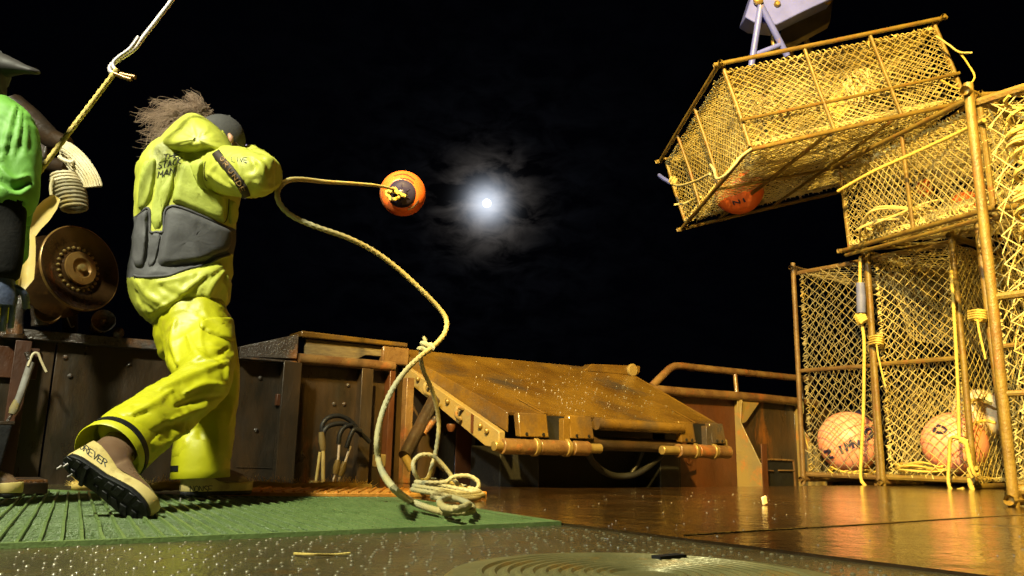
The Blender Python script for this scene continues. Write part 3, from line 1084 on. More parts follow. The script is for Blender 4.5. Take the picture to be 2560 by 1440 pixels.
# the table skin, slightly dished, as a fine grid with thickness
NI, NJ = 22, 14
top = []
for i in range(NI + 1):
    for j in range(NJ + 1):
        s, t = i / NI, j / NJ
        p = Lnl.lerp(Lnr, s).lerp(Lfl.lerp(Lfr, s), t)
        top.append(p - nrm * (.012 * math.sin(math.pi * s) * math.sin(math.pi * t) + .004 * noise.noise(p * 2.2)))
nv = len(top)
bot = [p - nrm * .02 for p in top]
fs = []
for i in range(NI):
    for j in range(NJ):
        a_, b_, c_, d_ = i * (NJ + 1) + j, (i + 1) * (NJ + 1) + j, (i + 1) * (NJ + 1) + j + 1, i * (NJ + 1) + j + 1
        fs += [(a_, b_, c_, d_), (nv + d_, nv + c_, nv + b_, nv + a_)]
for i in range(NI):
    a_, b_ = i * (NJ + 1), (i + 1) * (NJ + 1)
    fs += [(b_, a_, nv + a_, nv + b_), (a_ + NJ, b_ + NJ, nv + b_ + NJ, nv + a_ + NJ)]
for j in range(NJ):
    a_, b_ = j, j + 1
    e = NI * (NJ + 1)
    fs += [(a_, b_, nv + b_, nv + a_), (e + b_, e + a_, nv + e + a_, nv + e + b_)]
mb.add(top + bot, fs)
tab = part(mb, 'table_plate', 'launcher', lr, angle=30)


def along(p, q, t):
    return p + (q - p) * t


# bent side lips and the raised strips on the plate
for (p, q, s) in ((Lnl, Lfl, 1), (Lnr, Lfr, -1)):
    inn = AB * (.10 * s)
    mb = MB().prism([p + nrm * .002, q + nrm * .002, q - UP * .10, p - UP * .13], inn * .12)
    part(mb, 'side_lip', 'launcher', lr, bevel=.003)
for s in (.145, .86):
    p, q = along(Lnl, Lnr, s), along(Lfl, Lfr, s)
    mb = MB().prism([p + nrm * .001, along(p, q, .22) + nrm * .001, along(p, q, .22) + nrm * .008, p + nrm * .012], AB * .03)
    part(mb, 'wear_strip', 'launcher', lr, bevel=.002)
# lower side beams under the lips, separated by a dark slot
for (p, q, s) in ((W(2.97, 4.36, .30), W(2.79, 5.42, .845), 1), (W(5.20, 4.36, .30), W(5.22, 5.42, .845), -1)):
    mb = MB().prism([p + UP * .055, q + UP * .025, q - UP * .075, along(p, q, .12) - UP * .105, p - UP * .05], AB * (.05 * s))
    be = part(mb, 'side_beam', 'launcher_side', lr, bevel=.006)
    for t in (.10, .16, .48, .80):
        c = along(p, q, t) - AB * (.004 * s) + UP * .005
        part(MB().lathe([(.020, 0), (.020, .010), (.012, .018), (.001, .018)], c, -AB * s, 10), 'bolt', 'pinbrass', be)
    part(MB().box(along(p, q, .24) - UP * .02 - AB * (.004 * s), AB * .003, (q - p).normalized() * .012, UP * .06), 'seam_band', 'hull_rust', be)
# cleat hooks on the beam
for t in (.33, .66):
    p = along(W(2.97, 4.36, .30), W(2.79, 5.42, .845), t)
    part(MB().tube(spline([p - AB * .0 + UP * .03, p - AB * .05 + UP * .035, p - AB * .055 - UP * .02, p - AB * .02 - UP * .04], 5), .014, 8), 'cleat', 'launcher_side', lr)
# front edge tubes
part(MB().cyl(W(3.80, 4.36, .435), W(4.66, 4.36, .43), .045), 'front_roller', 'launcher', lr)
part(MB().cyl(W(3.72, 4.44, .30), W(4.70, 4.44, .295), .05), 'torsion_tube', 'dark', lr)
# bearing cheeks with holes, and the dark slots between them
for b0, b1 in ((3.12, 3.36), (3.55, 3.76), (4.64, 4.80), (4.99, 5.15)):
    mb = MB().prism([W(b0, 4.36, .485), W(b1, 4.36, .485), W(b1, 4.33, .325), W(b0, 4.33, .325)], AA * .06)
    ck = part(mb, 'bearing_cheek', 'launcher', lr, bevel=.008)
    for b in (b0 + .05, b1 - .05):
        part(MB().lathe([(.011, 0), (.011, .004), (.001, .004)], W(b, 4.331, .345), -AA, 10), 'bolt_hole', 'black', ck)
for b0, b1 in ((3.37, 3.54), (4.81, 4.98)):
    part(MB().bbox(b0, b1, 4.40, 4.44, .29, .475), 'slot_back', 'black', lr)
    part(MB().bbox(b1 - .045, b1 + .012, 4.345, 4.40, .285, .46), 'slot_web', 'launcher', lr, bevel=.004)
# hinge tubes, collars and pins
for segs, pin in ((((2.99, 3.26), (3.29, 3.53), (3.58, 3.72)), ((2.93, 2.99), (3.72, 3.84))), (((4.62, 4.80), (4.84, 5.02), (5.05, 5.20)), ((4.45, 4.62),))):
    for b0, b1 in segs:
        part(MB().cyl(W(b0, 4.36, .262), W(b1, 4.36, .260), .052, 20), 'hinge_barrel', 'pipe', lr, bevel=.004)
    for b0, b1 in segs[:-1]:
        part(MB().cyl(W(b1 - .02, 4.36, .262), W(b1 + .015, 4.36, .262), .062, 20), 'hinge_collar', 'pinbrass', lr, bevel=.004)
    for b0, b1 in pin:
        part(MB().cyl(W(b0, 4.36, .262), W(b1, 4.36, .262), .034, 18), 'hinge_pin', 'pinbrass', lr, bevel=.004)
# pivot block at the outboard aft corner
part(MB().prism([W(4.62, 5.45, .955), W(5.26, 5.45, .955), W(5.30, 5.45, .99), W(5.30, 5.45, 1.05), W(4.70, 5.45, 1.02)], AA * .10), 'pivot_block', 'launcher', lr, bevel=.006)
part(MB().lathe([(.06, 0), (.06, .02), (.05, .026), (.001, .026)], W(5.19, 5.448, 1.0), -AA, 20), 'pivot_boss', 'launcher_side', lr, angle=30)
# pedestals and the ram below
for b0, b1, a0, a1 in ((3.16, 3.50, 4.62, 5.0), (4.78, 5.0, 4.7, 5.0)):
    part(MB().bbox(b0, b1, a0, a1, -.05, .27), 'pedestal', 'black', lr, bevel=.01)
part(MB().bbox(3.2, 5.0, 5.0, 5.05, -.05, .60), 'shade_panel', 'black', lr)  # added black sheet, stands in for the shade under the table
part(MB().cyl(PA(1085, 1000, 4.95), PA(1012, 1140, 4.75), .045), 'ram_cylinder', 'dark', lr)
part(MB().cyl(PA(1012, 1140, 4.75), PA(1030, 1175, 4.72), .028), 'ram_end', 'launcher_side', lr)
part(MB().cyl(PA(1090, 1045, 4.85), PA(1058, 1085, 4.82), .022), 'hose_fitting', 'cap', lr)
part(MB().lathe([(.03, 0), (.034, .02), (.02, .05), (.001, .055)], PA(1128, 1060, 4.8), -UP, 12), 'grease_cup', 'hull_rust', lr)
# fixed frame at the forward side that carries the table
part(MB().prism([W(1.965, BA - .10, .985), W(2.80, BA - .10, .985), W(2.80, BA - .10, 1.02), W(1.965, BA - .10, 1.03)], AA * .24), 'frame_cap', 'launcher', lr, bevel=.01)
part(MB().prism([W(2.02, BA - .06, .865), W(2.40, BA - .06, .865), W(2.48, BA - .06, .905), W(2.62, BA - .06, .905), W(2.62, BA - .06, .98), W(2.02, BA - .06, .98)], AA * .035), 'frame_board', 'wood', lr, bevel=.004)
part(MB().cyl(W(1.965, BA - .08, .835), W(2.70, BA - .08, .835), .038, 16), 'frame_tube', 'pipe', lr)
part(MB().bbox(2.60, 2.82, BA - .09, BA - .02, .85, .985), 'frame_knuckle', 'pipe', lr, bevel=.01)
part(MB().bbox(2.70, 2.76, 5.15, 5.22, 0, .74), 'frame_post', 'pipe', lr, bevel=.004)
part(MB().box(PA(948, 1152, 5.1), AB * .04, AA * .03, UP * .045), 'post_bracket', 'launcher_side', lr, bevel=.01)
# spray drops on the table
mb = MB()
for i in range(200):
    s, t = random.gauss(.50, .22), random.gauss(.42, .25)
    if 0.02 < s < .98 and .02 < t < .98:
        p = Lnl.lerp(Lnr, s).lerp(Lfl.lerp(Lfr, s), t)
        r_ = random.uniform(.0015, .0045)
        mb.ball(p - nrm * (.012 * math.sin(math.pi * s) * math.sin(math.pi * t)) + nrm * r_ * .3, r_, 6, 4)
part(mb, 'water_drop', 'drops', lr, kind='stuff')
# black hose slung below the table
part(MB().tube(spline([W(3.75, 4.42, .29), W(3.90, 4.5, .16), W(4.12, 4.55, .075), W(4.32, 4.52, .08), W(4.50, 4.5, .17), W(4.66, 4.48, .30)], 8), .024, 10), 'slung_hose', 'black', lr)
part(MB().tube(spline([W(4.30, 4.53, .085), W(4.36, 4.52, .17), W(4.40, 4.5, .28)], 8), .017, 10), 'slung_hose', 'black', lr)

# ------------------------------------------------------------------ hydraulic hoses and valve stems beside the launcher
hz = root('hydraulic_hoses', W(2.25, 5.1, 0), 'black hydraulic hoses arching over yellow valve stems between the stanchions', 'hoses')
for k, pts in enumerate(([(806, 1085), (806, 1062), (822, 1044), (850, 1040), (880, 1056), (905, 1090)], [(806, 1100), (812, 1075), (830, 1062), (862, 1060), (895, 1078), (925, 1105)], [(846, 1110), (850, 1085), (862, 1068), (880, 1062)], [(866, 1120), (876, 1090), (886, 1074), (902, 1078)])):
    part(MB().tube(spline([PA(u, v, 5.15 - .02 * k) for u, v in pts], 6), .016, 10), 'hose', 'black', hz)
for u0, v0, u1, v1 in ((803, 1080, 808, 1125), (845, 1150, 838, 1185), (862, 1155, 850, 1190)):
    part(MB().tube([PA(u0, v0, 5.1), PA((u0 + u1) / 2, (v0 + v1) / 2, 5.1), PA(u1, v1, 5.1)], [.018, .024, .018], 10), 'hose_fitting', 'launcher_side', hz)
for u0, v0, u1, v1, r_ in ((808, 1125, 808, 1208, .013), (800, 1130, 790, 1205, .010), (848, 1112, 845, 1152, .009), (876, 1115, 862, 1158, .009), (838, 1185, 832, 1205, .007), (850, 1190, 845, 1206, .007)):
    part(MB().cyl(PA(u0, v0, 5.1), PA(u1, v1, 5.1), r_, 10), 'valve_stem', 'bootband' if r_ > .0095 else 'steel', hz)
part(MB().box(PA(788, 1212, 5.05), AB * .03, AA * .03, UP * .025), 'valve_block', 'chute', hz, bevel=.005)

# ------------------------------------------------------------------ gear along the forward bulwark
tr = root('hanging_hook_tool', PA(60, 1000, 5.3), 'long grey tool with a bent hook hanging on the bulwark at far left', 'hook tool')
part(MB().tube([PA(78, 905, 5.28), PA(52, 985, 5.28), PA(42, 1010, 5.28)], .020, 12), 'shaft', 'grey', tr)
part(MB().tube([PA(44, 1000, 5.28), PA(36, 1022, 5.28), PA(30, 1035, 5.28)], [.018, .026, .018], 12), 'collar', 'net_old', tr)
part(MB().tube([PA(32, 1030, 5.28), PA(12, 1065, 5.28)], .009, 8), 'tip_rod', 'cap', tr)
part(MB().tube(spline([PA(70, 915, 5.26), PA(82, 886, 5.26), PA(95, 884, 5.26), PA(104, 905, 5.26), PA(116, 930, 5.26)], 6), .007, 8), 'hook', 'rope_white', tr)
part(MB().tube([PA(66, 880, 5.27), PA(74, 900, 5.27)], .014, 8), 'hook', 'cap', tr)
bn = root('black_bin', PZ(-20, 1215, 0), 'black bin standing at the far left against the bulwark', 'bin')
p0, p1 = PA(-60, 1062, 5.2), PA(32, 1062, 5.2)
mb = MB().prism([p0, p1, Vector((p1.x - .03, p1.y - .02, .0)), Vector((p0.x, p0.y, .0))], AA * .16)
part(mb, 'body', 'black', bn, bevel=.01)
part(MB().prism([p0 + UP * .0, p1 + AB * .01, p1 + AB * .01 + UP * .02, p0 + UP * .02], AA * .17 - AA * .0), 'rim', 'dark', bn, bevel=.004)

# pipe elbow on the cap rail
er = root('vent_elbow', PA(50, 830, 5.42), 'bent brown vent pipe standing on the cap rail at far left', 'vent pipe')
el = [PA(38, 838, 5.40), PA(36, 800, 5.40), PA(44, 768, 5.40), PA(68, 752, 5.40), PA(92, 764, 5.40), PA(100, 790, 5.40), PA(100, 815, 5.40)]
part(MB().tube(spline(el, 8), .046, 16), 'elbow', 'cap', er)
part(MB().lathe([(.06, 0), (.06, .02), (.048, .02)], PA(38, 834, 5.40) - UP * .03, UP, 16), 'flange', 'dark', er)


def roller(name, c, axis, R, wid, label, m1, m2):
    rr = root(name, Vector(c), label, 'roller')
    axis = Vector(axis).normalized()
    part(MB().lathe([(R * .35, -wid), (R * .75, -wid * .9), (R * .55, -wid * .45), (R * .5, 0), (R * .62, wid * .5), (R, wid), (R * .96, wid * 1.12), (R * .7, wid * .9), (R * .3, wid * .7), (.001, wid * .7)], c, axis, 28), 'spool', m1, rr, angle=30)
    part(MB().lathe([(R * .22, wid * .7), (R * .22, wid * 1.0), (R * .1, wid * 1.1), (.001, wid * 1.1)], c, axis, 14), 'hub', m2, rr)
    return rr


roller('fairlead_roller', PA(122, 782, 5.36), (0.45, -0.85, 0.15), .075, .05, 'small worn cream flanged roller beside the vent pipe', 'sheave_hub', 'pinbrass')
roller('fairlead_roller', PA(252, 812, 5.38), (0.55, -0.8, 0.12), .068, .10, 'small open ended steel roller on the cap rail right of the big disc', 'cap', 'cap')
part(MB().ball(PA(296, 832, 5.40), .035, 12, 8), 'knob', 'cap', br)

# crab block: two big discs on a hub, carried by a dark davit arm
hc2 = P(186, 676, 4.55)
hax = Vector((0.90, -0.42, 0.16)).normalized()
hb = root('line_hauler', hc2 - UP * .5, 'large round bronze line hauler disc with studded hub above the bulwark', 'line hauler')
part(MB().lathe([(.001, .030), (.055, .030), (.06, .045), (.10, .045), (.105, .030), (.135, .028), (.17, .034), (.236, .060), (.247, .060), (.250, .052), (.242, .046), (.17, .018), (.08, -.01), (.001, -.01)], hc2, hax, 48), 'front_disc', 'sheave', hb, angle=30)
part(MB().lathe([(.001, -.12), (.08, -.12), (.17, -.135), (.242, -.165), (.250, -.160), (.250, -.150), (.17, -.10), (.08, -.09), (.08, -.01)], hc2, hax, 48), 'rear_disc', 'sheave', hb, angle=30)
part(MB().lathe([(.098, .044), (.098, .060), (.060, .066), (.052, .052), (.001, .050)], hc2, hax, 32), 'hub_ring', 'sheave_hub', hb, angle=30)
part(MB().lathe([(.022, .05), (.022, .075), (.001, .08)], hc2, hax, 12), 'axle_nut', 'pinbrass', hb)
part(MB().lathe([(.243, .056), (.250, .060), (.255, .056), (.255, .048), (.248, .044), (.243, .056)], hc2, hax, 64, cap=False), 'rim', 'sheave_hub', hb, angle=60)  # lighter ring added as a painted highlight along the disc edge
xx = UP.cross(hax).normalized()
yy = hax.cross(xx)
for k in range(24):
    a_ = 2 * math.pi * k / 24
    c = hc2 + (xx * math.cos(a_) + yy * math.sin(a_)) * .128 + hax * .028
    part(MB().lathe([(.009, 0), (.009, .010), (.004, .014), (.001, .014)], c, hax, 8), 'stud', 'pinbrass', hb)
part(MB().cyl(hc2 - hax * .25, hc2 - hax * .02, .05), 'shaft', 'dark', hb)
part(MB().tube([hc2 - hax * .18, P(175, 790, 4.85), P(175, 845, 4.98)], .045, 10), 'bracket', 'dark', hb)
part(MB().tube(spline([P(160, 775, 4.75), P(170, 800, 4.8), P(178, 818, 4.85), P(186, 815, 4.85)], 5), .004, 6), 'split_pin', 'steel', hb)

dv_ = root('davit_arm', W(-.35, 5.35, 0), 'dark brown davit arm behind the person in green', 'davit')
part(MB().tube([W(-.42, 5.34, 0), W(-.42, 5.30, 1.6), W(-.40, 5.2, 2.35)], .07, 12), 'mast', 'dark', dv_)
part(MB().tube([P(30, 262, 4.5), P(78, 300, 4.5), P(125, 345, 4.45), P(165, 362, 4.4)], [.075, .07, .06, .05], 10), 'jib', 'dark', dv_)
part(MB().tube([P(60, 395, 4.5), P(110, 410, 4.5), P(172, 420, 4.45)], .05, 10), 'lower_arm', 'dark', dv_)
part(MB().box(P(100, 382, 4.47), Vector((.06, 0, 0)), Vector((0, .04, 0)), Vector((0, 0, .05))), 'web', 'dark', dv_, bevel=.01)
part(MB().tube([P(172, 430, 4.4), P(185, 470, 4.4), P(178, 530, 4.4)], [.03, .035, .03], 8), 'hanger', 'dark', dv_)
part(MB().ball(P(181, 420, 4.36), .025, 10, 6), 'hanger_knob', 'rope_white', dv_)
part(MB().tube([P(176, 520, 4.38), P(186, 526, 4.38)], .02, 8), 'hanger_tip', 'rope', dv_)

# fibreglass chute (bent trough)
cr_ = root('line_chute', P(65, 715, 4.1), 'bent yellow fibreglass line chute behind the person in green', 'chute')


def strip(px, D, wpx, th=.012):
    mbx = MB()
    ring = []
    for i, (u, v) in enumerate(px):
        p = P(u, v, D)
        u0, v0 = px[max(0, i - 1)]
        u1, v1 = px[min(len(px) - 1, i + 1)]
        t = (P(u1, v1, D) - P(u0, v0, D)).normalized()
        vw = (p - CAM).normalized()
        ac = t.cross(vw).normalized()
        w_ = wpx[i] * pxs(p)
        ring.append([p - ac * w_ - vw * .02, p - ac * w_ * .5 + vw * .006, p + ac * w_ * .5 + vw * .006, p + ac * w_ - vw * .02, p + ac * w_ * .95 + vw * .0, p + ac * w_ * .5 + vw * (.006 + th), p - ac * w_ * .5 + vw * (.006 + th), p - ac * w_ * .95 + vw * 0])
    return mbx.rings(ring)


part(strip([(142, 492), (125, 512), (104, 538), (82, 562), (66, 588)], 4.1, [10, 18, 21, 20, 18]), 'upper_trough', 'chute', cr_, angle=60)
part(strip([(68, 585), (66, 620), (66, 660), (64, 695), (52, 722)], 4.08, [17, 20, 19, 18, 9]), 'lower_trough', 'chute', cr_, angle=60)

# hanks of rope hung on the davit
hk = root('rope_hank', P(215, 465, 4.3), 'pale yellow rope hank draped in an arc over the davit end', 'rope')
for k in range(9):
    o_ = k / 8
    base = [(152 + 0 * o_, 352 + 40 * o_), (176 - 12 * o_, 362 + 42 * o_), (204 - 26 * o_, 384 + 42 * o_), (230 - 36 * o_, 416 + 34 * o_), (246 - 44 * o_, 446 + 20 * o_), (252 - 52 * o_, 466 + 4 * o_)]
    part(MB().rope([P(u, v, 4.28 - .06 * math.sin(math.pi * o_) + .06 * o_) for u, v in base], .0115, n=7, step=.014), 'strand', 'rope_white', hk)
part(MB().tube(spline([P(148, 392, 4.25), P(160, 400, 4.24), P(178, 405, 4.24), P(186, 400, 4.24)], 5), .011, 7), 'loose_end', 'ivory', hk)
cl = root('rope_coil', P(170, 525, 4.3), 'bundle of tightly wound grey rope hanging under the draped hank', 'rope')
axis0, axis1 = P(160, 440, 4.3), P(186, 520, 4.3)
ax = (axis1 - axis0)
axn = ax.normalized()
e1 = axn.cross(Vector((0, 1, 0))).normalized()
e2 = axn.cross(e1)
for k in range(10):
    c = axis0 + ax * (k / 9)
    rr_ = .072 * (0.85 + .25 * math.sin(math.pi * k / 9))
    pts = [c + e1 * (rr_ * math.cos(a_)) + e2 * (rr_ * math.sin(a_)) + axn * (.012 * math.cos(a_)) for a_ in np.linspace(0, 6.5, 15)]
    part(MB().rope(pts, .0105, per=3, n=7, step=.014), 'turn', 'rope_white' if k < 3 else 'net_old', cl)
part(MB().tube(spline([P(132, 445, 4.2), P(127, 465, 4.2), P(128, 488, 4.2)], 5), .008, 7), 'tail', 'net_pale', cl)

# taut line and the double rod hook it hangs from
hkr = root('rod_hook', P(290, 175, 3.0), 'bright steel double rod hook hanging from above at top left', 'hook')
rod = [(470, -60), (430, 0), (392, 50), (356, 96), (334, 124), (292, 152), (277, 165), (276, 178), (288, 186)]
part(MB().tube(spline([P(u, v, 3.0) for u, v in rod], 6), .0095, 12), 'rod', 'steel', hkr)
rod2 = [(347, 92), (326, 121), (298, 142), (284, 156), (284, 168), (290, 176)]
part(MB().tube(spline([P(u, v, 2.97) for u, v in rod2], 6), .008, 12), 'rod', 'steel', hkr)
part(MB().tube([P(286, 180, 2.98), P(312, 188, 2.98), P(338, 193, 2.98)], .0095, 10), 'bent_foot', 'sheave_hub', hkr)
part(MB().tube([P(286, 184, 2.96), P(310, 194, 2.96), P(328, 199, 2.96)], .0085, 10), 'bent_foot', 'sheave_hub', hkr)
mb = MB().rope([P(294, 172, 2.97), P(240, 243, 2.97), P(170, 335, 2.96), P(90, 441, 2.95), P(20, 534, 2.95), P(-80, 668, 2.95)], .0115)
solo(mb, 'taut_line', 'rope', 'taut yellow line running from the rod hook down behind the green jacket', 'rope')

# ------------------------------------------------------------------ crane head over the hanging pot
kr = root('crane_head', P(1975, 60, 7.1), 'grey-blue steel crane head with lifting legs above the hanging pot', 'crane')
h0, h1, h2, h3 = P(1862, 42, 6.9), P(1942, 62, 6.85), P(2085, -6, 6.75), P(2130, -90, 6.75)
h4 = P(1900, -70, 6.9)
poly = [h0, P(1885, 55, 6.88), h1, P(2010, 28, 6.8), P(2088, -8, 6.75), P(2140, -90, 6.75), P(1905, -90, 6.9)]
part(MB().prism(poly, Vector((.03, .30, .05))), 'head_plate', 'crane', kr, bevel=.012)
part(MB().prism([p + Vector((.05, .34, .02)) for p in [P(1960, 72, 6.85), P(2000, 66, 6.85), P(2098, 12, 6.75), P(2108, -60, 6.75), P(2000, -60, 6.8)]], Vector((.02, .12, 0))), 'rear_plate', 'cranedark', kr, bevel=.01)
for u, v, r_ in ((1895, 2, .045), (1942, 12, .030), (2068, 2, .040)):
    part(MB().lathe([(r_, 0), (r_, .03), (r_ * .6, .045), (.001, .046)], P(u, v, 6.86) + Vector((0, -.0, 0)), Vector((-.1, -1, -.15)), 18), 'pin_head', 'pinbrass', kr)
top_ = P(1902, 14, 6.76)
for u, v in ((1878, 165), (1968, 140)):
    part(MB().cyl(top_, P(u, v, 6.9), .030, 14), 'leg', 'crane', kr)
part(MB().cyl(P(1884, 138, 6.89), P(1950, 112, 6.86), .024, 12), 'spreader', 'crane', kr)
top2 = P(1990, 30, 7.2)
for u, v in ((1975, 150), (2030, 140)):
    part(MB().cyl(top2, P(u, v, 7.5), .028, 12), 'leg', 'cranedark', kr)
part(MB().cyl(P(1932, 86, 6.95), P(1934, 118, 6.95), .02, 10), 'latch', 'pinbrass', kr)
part(MB().tube([P(2000, -60, 7.0), P(2140, -260, 6.9), P(2500, -700, 6.5)], .16, 12), 'boom', 'crane', kr)

# ------------------------------------------------------------------ crab pots
def rotm(y, p, r):
    return Matrix.Rotation(y, 3, 'Z') @ Matrix.Rotation(p, 3, 'X') @ Matrix.Rotation(r, 3, 'Y')


def rrect(w, h, z, r, per=5):
    """rounded rectangle loop in the local xy plane"""
    pts = []
    for cx, cy, a0 in ((w / 2 - r, h / 2 - r, 0), (-w / 2 + r, h / 2 - r, 90), (-w / 2 + r, -h / 2 + r, 180), (w / 2 - r, -h / 2 + r, 270)):
        for k in range(per + 1):
            a = math.radians(a0 + 90 * k / per)
            pts.append(Vector((cx + r * math.cos(a), cy + r * math.sin(a), z)))
    return pts


def helix(p, q, rb, pitch, r, seed, n=4):
    g = random.Random(seed)
    d = q - p
    L = d.length
    t = d.normalized()
    a = Vector((0, 0, 1)) if abs(t.z) < .9 else Vector((1, 0, 0))
    x = (a - t * a.dot(t)).normalized()
    y = t.cross(x)
    pts = []
    m = int(L / pitch * 7)
    ph = g.uniform(0, 6)
    for i in range(m + 1):
        s = i / m
        an = 2 * math.pi * s * L / pitch + ph
        rr = rb * (1 + .45 * math.sin(s * 37 + ph) * math.sin(s * 13))
        pts.append(p + d * s + (x * math.cos(an) + y * math.sin(an)) * rr)
    return pts


POT_N = [0]


def pot(label, matrix, dims, bar='potbar', net='net', cell=(.085, .10), rb=.021, rnet=.0042, yarn=150, inner=False, mids=(), extra=(), tunnels=True, sides=(1, 1, 1, 1), faces=(1, 1), lace=True, group='steel framed crab pots'):
    POT_N[0] += 1
    sd = POT_N[0] * 100
    Wd, Ld, Hd = dims
    R = root('crab_pot', None, label, 'crab pot', group, matrix=matrix)
    for z in (-Hd / 2, Hd / 2):
        lp = rrect(Wd, Ld, z, .085)
        wob = [p + Vector((.006 * noise.noise(p * 1.3 + Vector((sd, 0, 0))), .006 * noise.noise(p * 1.3 + Vector((0, sd, 0))), .010 * noise.noise(p * 1.1 + Vector((0, 0, sd))))) for p in spline(lp, 2, closed=True)]
        part(MB().tube(wob, rb, 10, closed=True), 'frame_ring', bar, R, local=True)
    ins = .055
    xs, ys = Wd / 2 - .05, Ld / 2 - .05
    posts = [(-xs, -ys), (xs, -ys), (xs, ys), (-xs, ys)]
    for f in mids:
        posts += [(-xs + 2 * xs * f, -Ld / 2 + .01), (-Wd / 2 + .01, -ys + 2 * ys * f), (-xs + 2 * xs * f, Ld / 2 - .01), (Wd / 2 - .01, -ys + 2 * ys * f)]
    for i, (x, y) in enumerate(posts):
        rr = rb * (1.0 if i < 4 else .8)
        j = random.uniform(-.012, .012)
        part(MB().tube([(x, y, -Hd / 2), (x + j, y, 0), (x, y, Hd / 2)], rr, 8), 'post', bar, R, local=True)
    for p, q, k in extra:
        part(MB().tube([p, Vector(p).lerp(Vector(q), .5) + Vector((0, 0, -.006)), q], rb * k, 8), 'cross_bar', bar, R, local=True)
    hx, hy, hz = Wd / 2 - ins, Ld / 2 - ins, Hd / 2 - ins
    X, Y, Z = (1, 0, 0), (0, 1, 0), (0, 0, 1)

    def nobj(pk):
        o = link('netting', np_mesh('netting', pk), M[net], R)
        o['kind'] = 'stuff'
        return o
    if faces[0]:
        nobj([net_patch((-hx, -hy, -hz), X, Y, 2 * hx, 2 * hy, cell, rnet, -.03, seed=sd + 1)])
    if faces[1]:
        nobj([net_patch((-hx, -hy, hz), X, Y, 2 * hx, 2 * hy, cell, rnet, .0, seed=sd + 2)])
    if sides[0]:
        nobj([net_patch((-hx, -hy, -hz), X, Z, 2 * hx, 2 * hz, cell, rnet, -.02, seed=sd + 3)])
    if sides[1]:
        nobj([net_patch((hx, -hy, -hz), Y, Z, 2 * hy, 2 * hz, cell, rnet, -.02, seed=sd + 4)])
    if sides[2]:
        nobj([net_patch((hx, hy, -hz), (-1, 0, 0), Z, 2 * hx, 2 * hz, cell, rnet, -.02, seed=sd + 5)])
    if sides[3]:
        nobj([net_patch((-hx, hy, -hz), (0, -1, 0), Z, 2 * hy, 2 * hz, cell, rnet, -.02, seed=sd + 6)])
    if inner:
        pk = [net_patch((-hx * .98, -hy + .16, -hz), X, Z, 1.96 * hx, 2 * hz, (cell[0] * .9, cell[1] * .8), rnet * .9, -.10, seed=sd + 21),
              net_patch((-hx + .16, hy, -hz), (0, -1, 0), Z, 2 * hy, 2 * hz, (cell[0] * .9, cell[1] * .8), rnet * .9, -.08, seed=sd + 22)]
        o = link('inner_netting', np_mesh('inner_netting', pk), M['net_pale'], R)
        o['kind'] = 'stuff'
    if tunnels:
        pk = []
        for s in (-1, 1):
            for zz in (-1, 1):
                o = np.array((-hx * .9, s * hy, zz * hz * .95))
                e = np.array((-hx * .9, s * .18, zz * .12))
                d = e - o
                L = np.linalg.norm(d)
                pk.append(net_patch(o, X, d / L, 1.8 * hx, L, (cell[0] * .8, cell[1] * .8), rnet * .9, .03, seed=sd + 10 + s + 3 * zz))
        o = link('tunnel_netting', np_mesh('tunnel_netting', pk), M['net_pale' if net == 'net' else 'net_old'], R)
        o['kind'] = 'stuff'
    if lace:
        mb = MB()
        cs = [Vector((-hx, -hy, 0)), Vector((hx, -hy, 0)), Vector((hx, hy, 0)), Vector((-hx, hy, 0))]
        for z in (-hz, hz):
            for i in range(4):
                a, b = cs[i] + Vector((0, 0, z)), cs[(i + 1) % 4] + Vector((0, 0, z))
                mb.tube(helix(a, b, .017, .055, 1, sd + i), .0048, 4)
        for c in cs:
            mb.tube(helix(c + Vector((0, 0, -hz)), c + Vector((0, 0, hz)), .018, .06, 1, sd + 9), .0048, 4)
        part(mb, 'lacing', net, R, local=True)
        # loose yarn ends and knots along the lacing
        mb = MB()
        g = random.Random(sd)
        for k in range(yarn):
            i = g.randrange(4)
            z = g.choice((-hz, hz))
            p = cs[i].lerp(cs[(i + 1) % 4], g.random()) + Vector((0, 0, z))
            for j in range(3):
                d = Vector((g.gauss(0, 1), g.gauss(0, 1), g.gauss(0, 1))).normalized() * g.uniform(.02, .055)
                mb.tube([p, p + d * .6 + Vector((0, 0, g.gauss(0, .008))), p + d], [.006, .005, .002], 4)
            if k % 2:
                mb.ball(p, g.uniform(.010, .020), 6, 4)
        part(mb, 'yarn_ends', net, R, local=True, kind='stuff')
    return R


POT = (2.13, 2.13, .82)
# the pot hanging from the crane
m4 = Matrix.Translation((2.834, 7.505, 3.399)) @ rotm(math.radians(3.22), math.radians(-1.98), math.radians(-15.17)).to_4x4()
hang = pot('yellow steel framed crab pot hanging tilted from the crane, bottom side showing', m4, POT, mids=(.37, .68), inner=True, rb=.020, rnet=.0038, cell=(.082, .062),
           extra=(((-1.03, -1.055, -.13), (1.03, -1.055, -.13), .8), ((-.30, -1.03, -.40), (-.62, 1.03, -.40), .95), ((.33, -1.03, -.40), (.02, 1.03, -.40), .8), ((-1.03, -.1, -.405), (1.03, .15, -.405), .7)))
for o in hang.children:
    if o.name.startswith('netting') or o.name.startswith('tunnel'):
        pass
# pots on edge against the bulwark
ex3 = Matrix((AB, UP, -AA)).transposed()


def on_edge(b0, a0, z0, lean=0.0, h=.80):
    return Matrix.Translation(W(b0 + 1.065, a0 - h / 2, z0 + 1.065)) @ (Matrix.Rotation(lean, 3, AB) @ ex3).to_4x4()


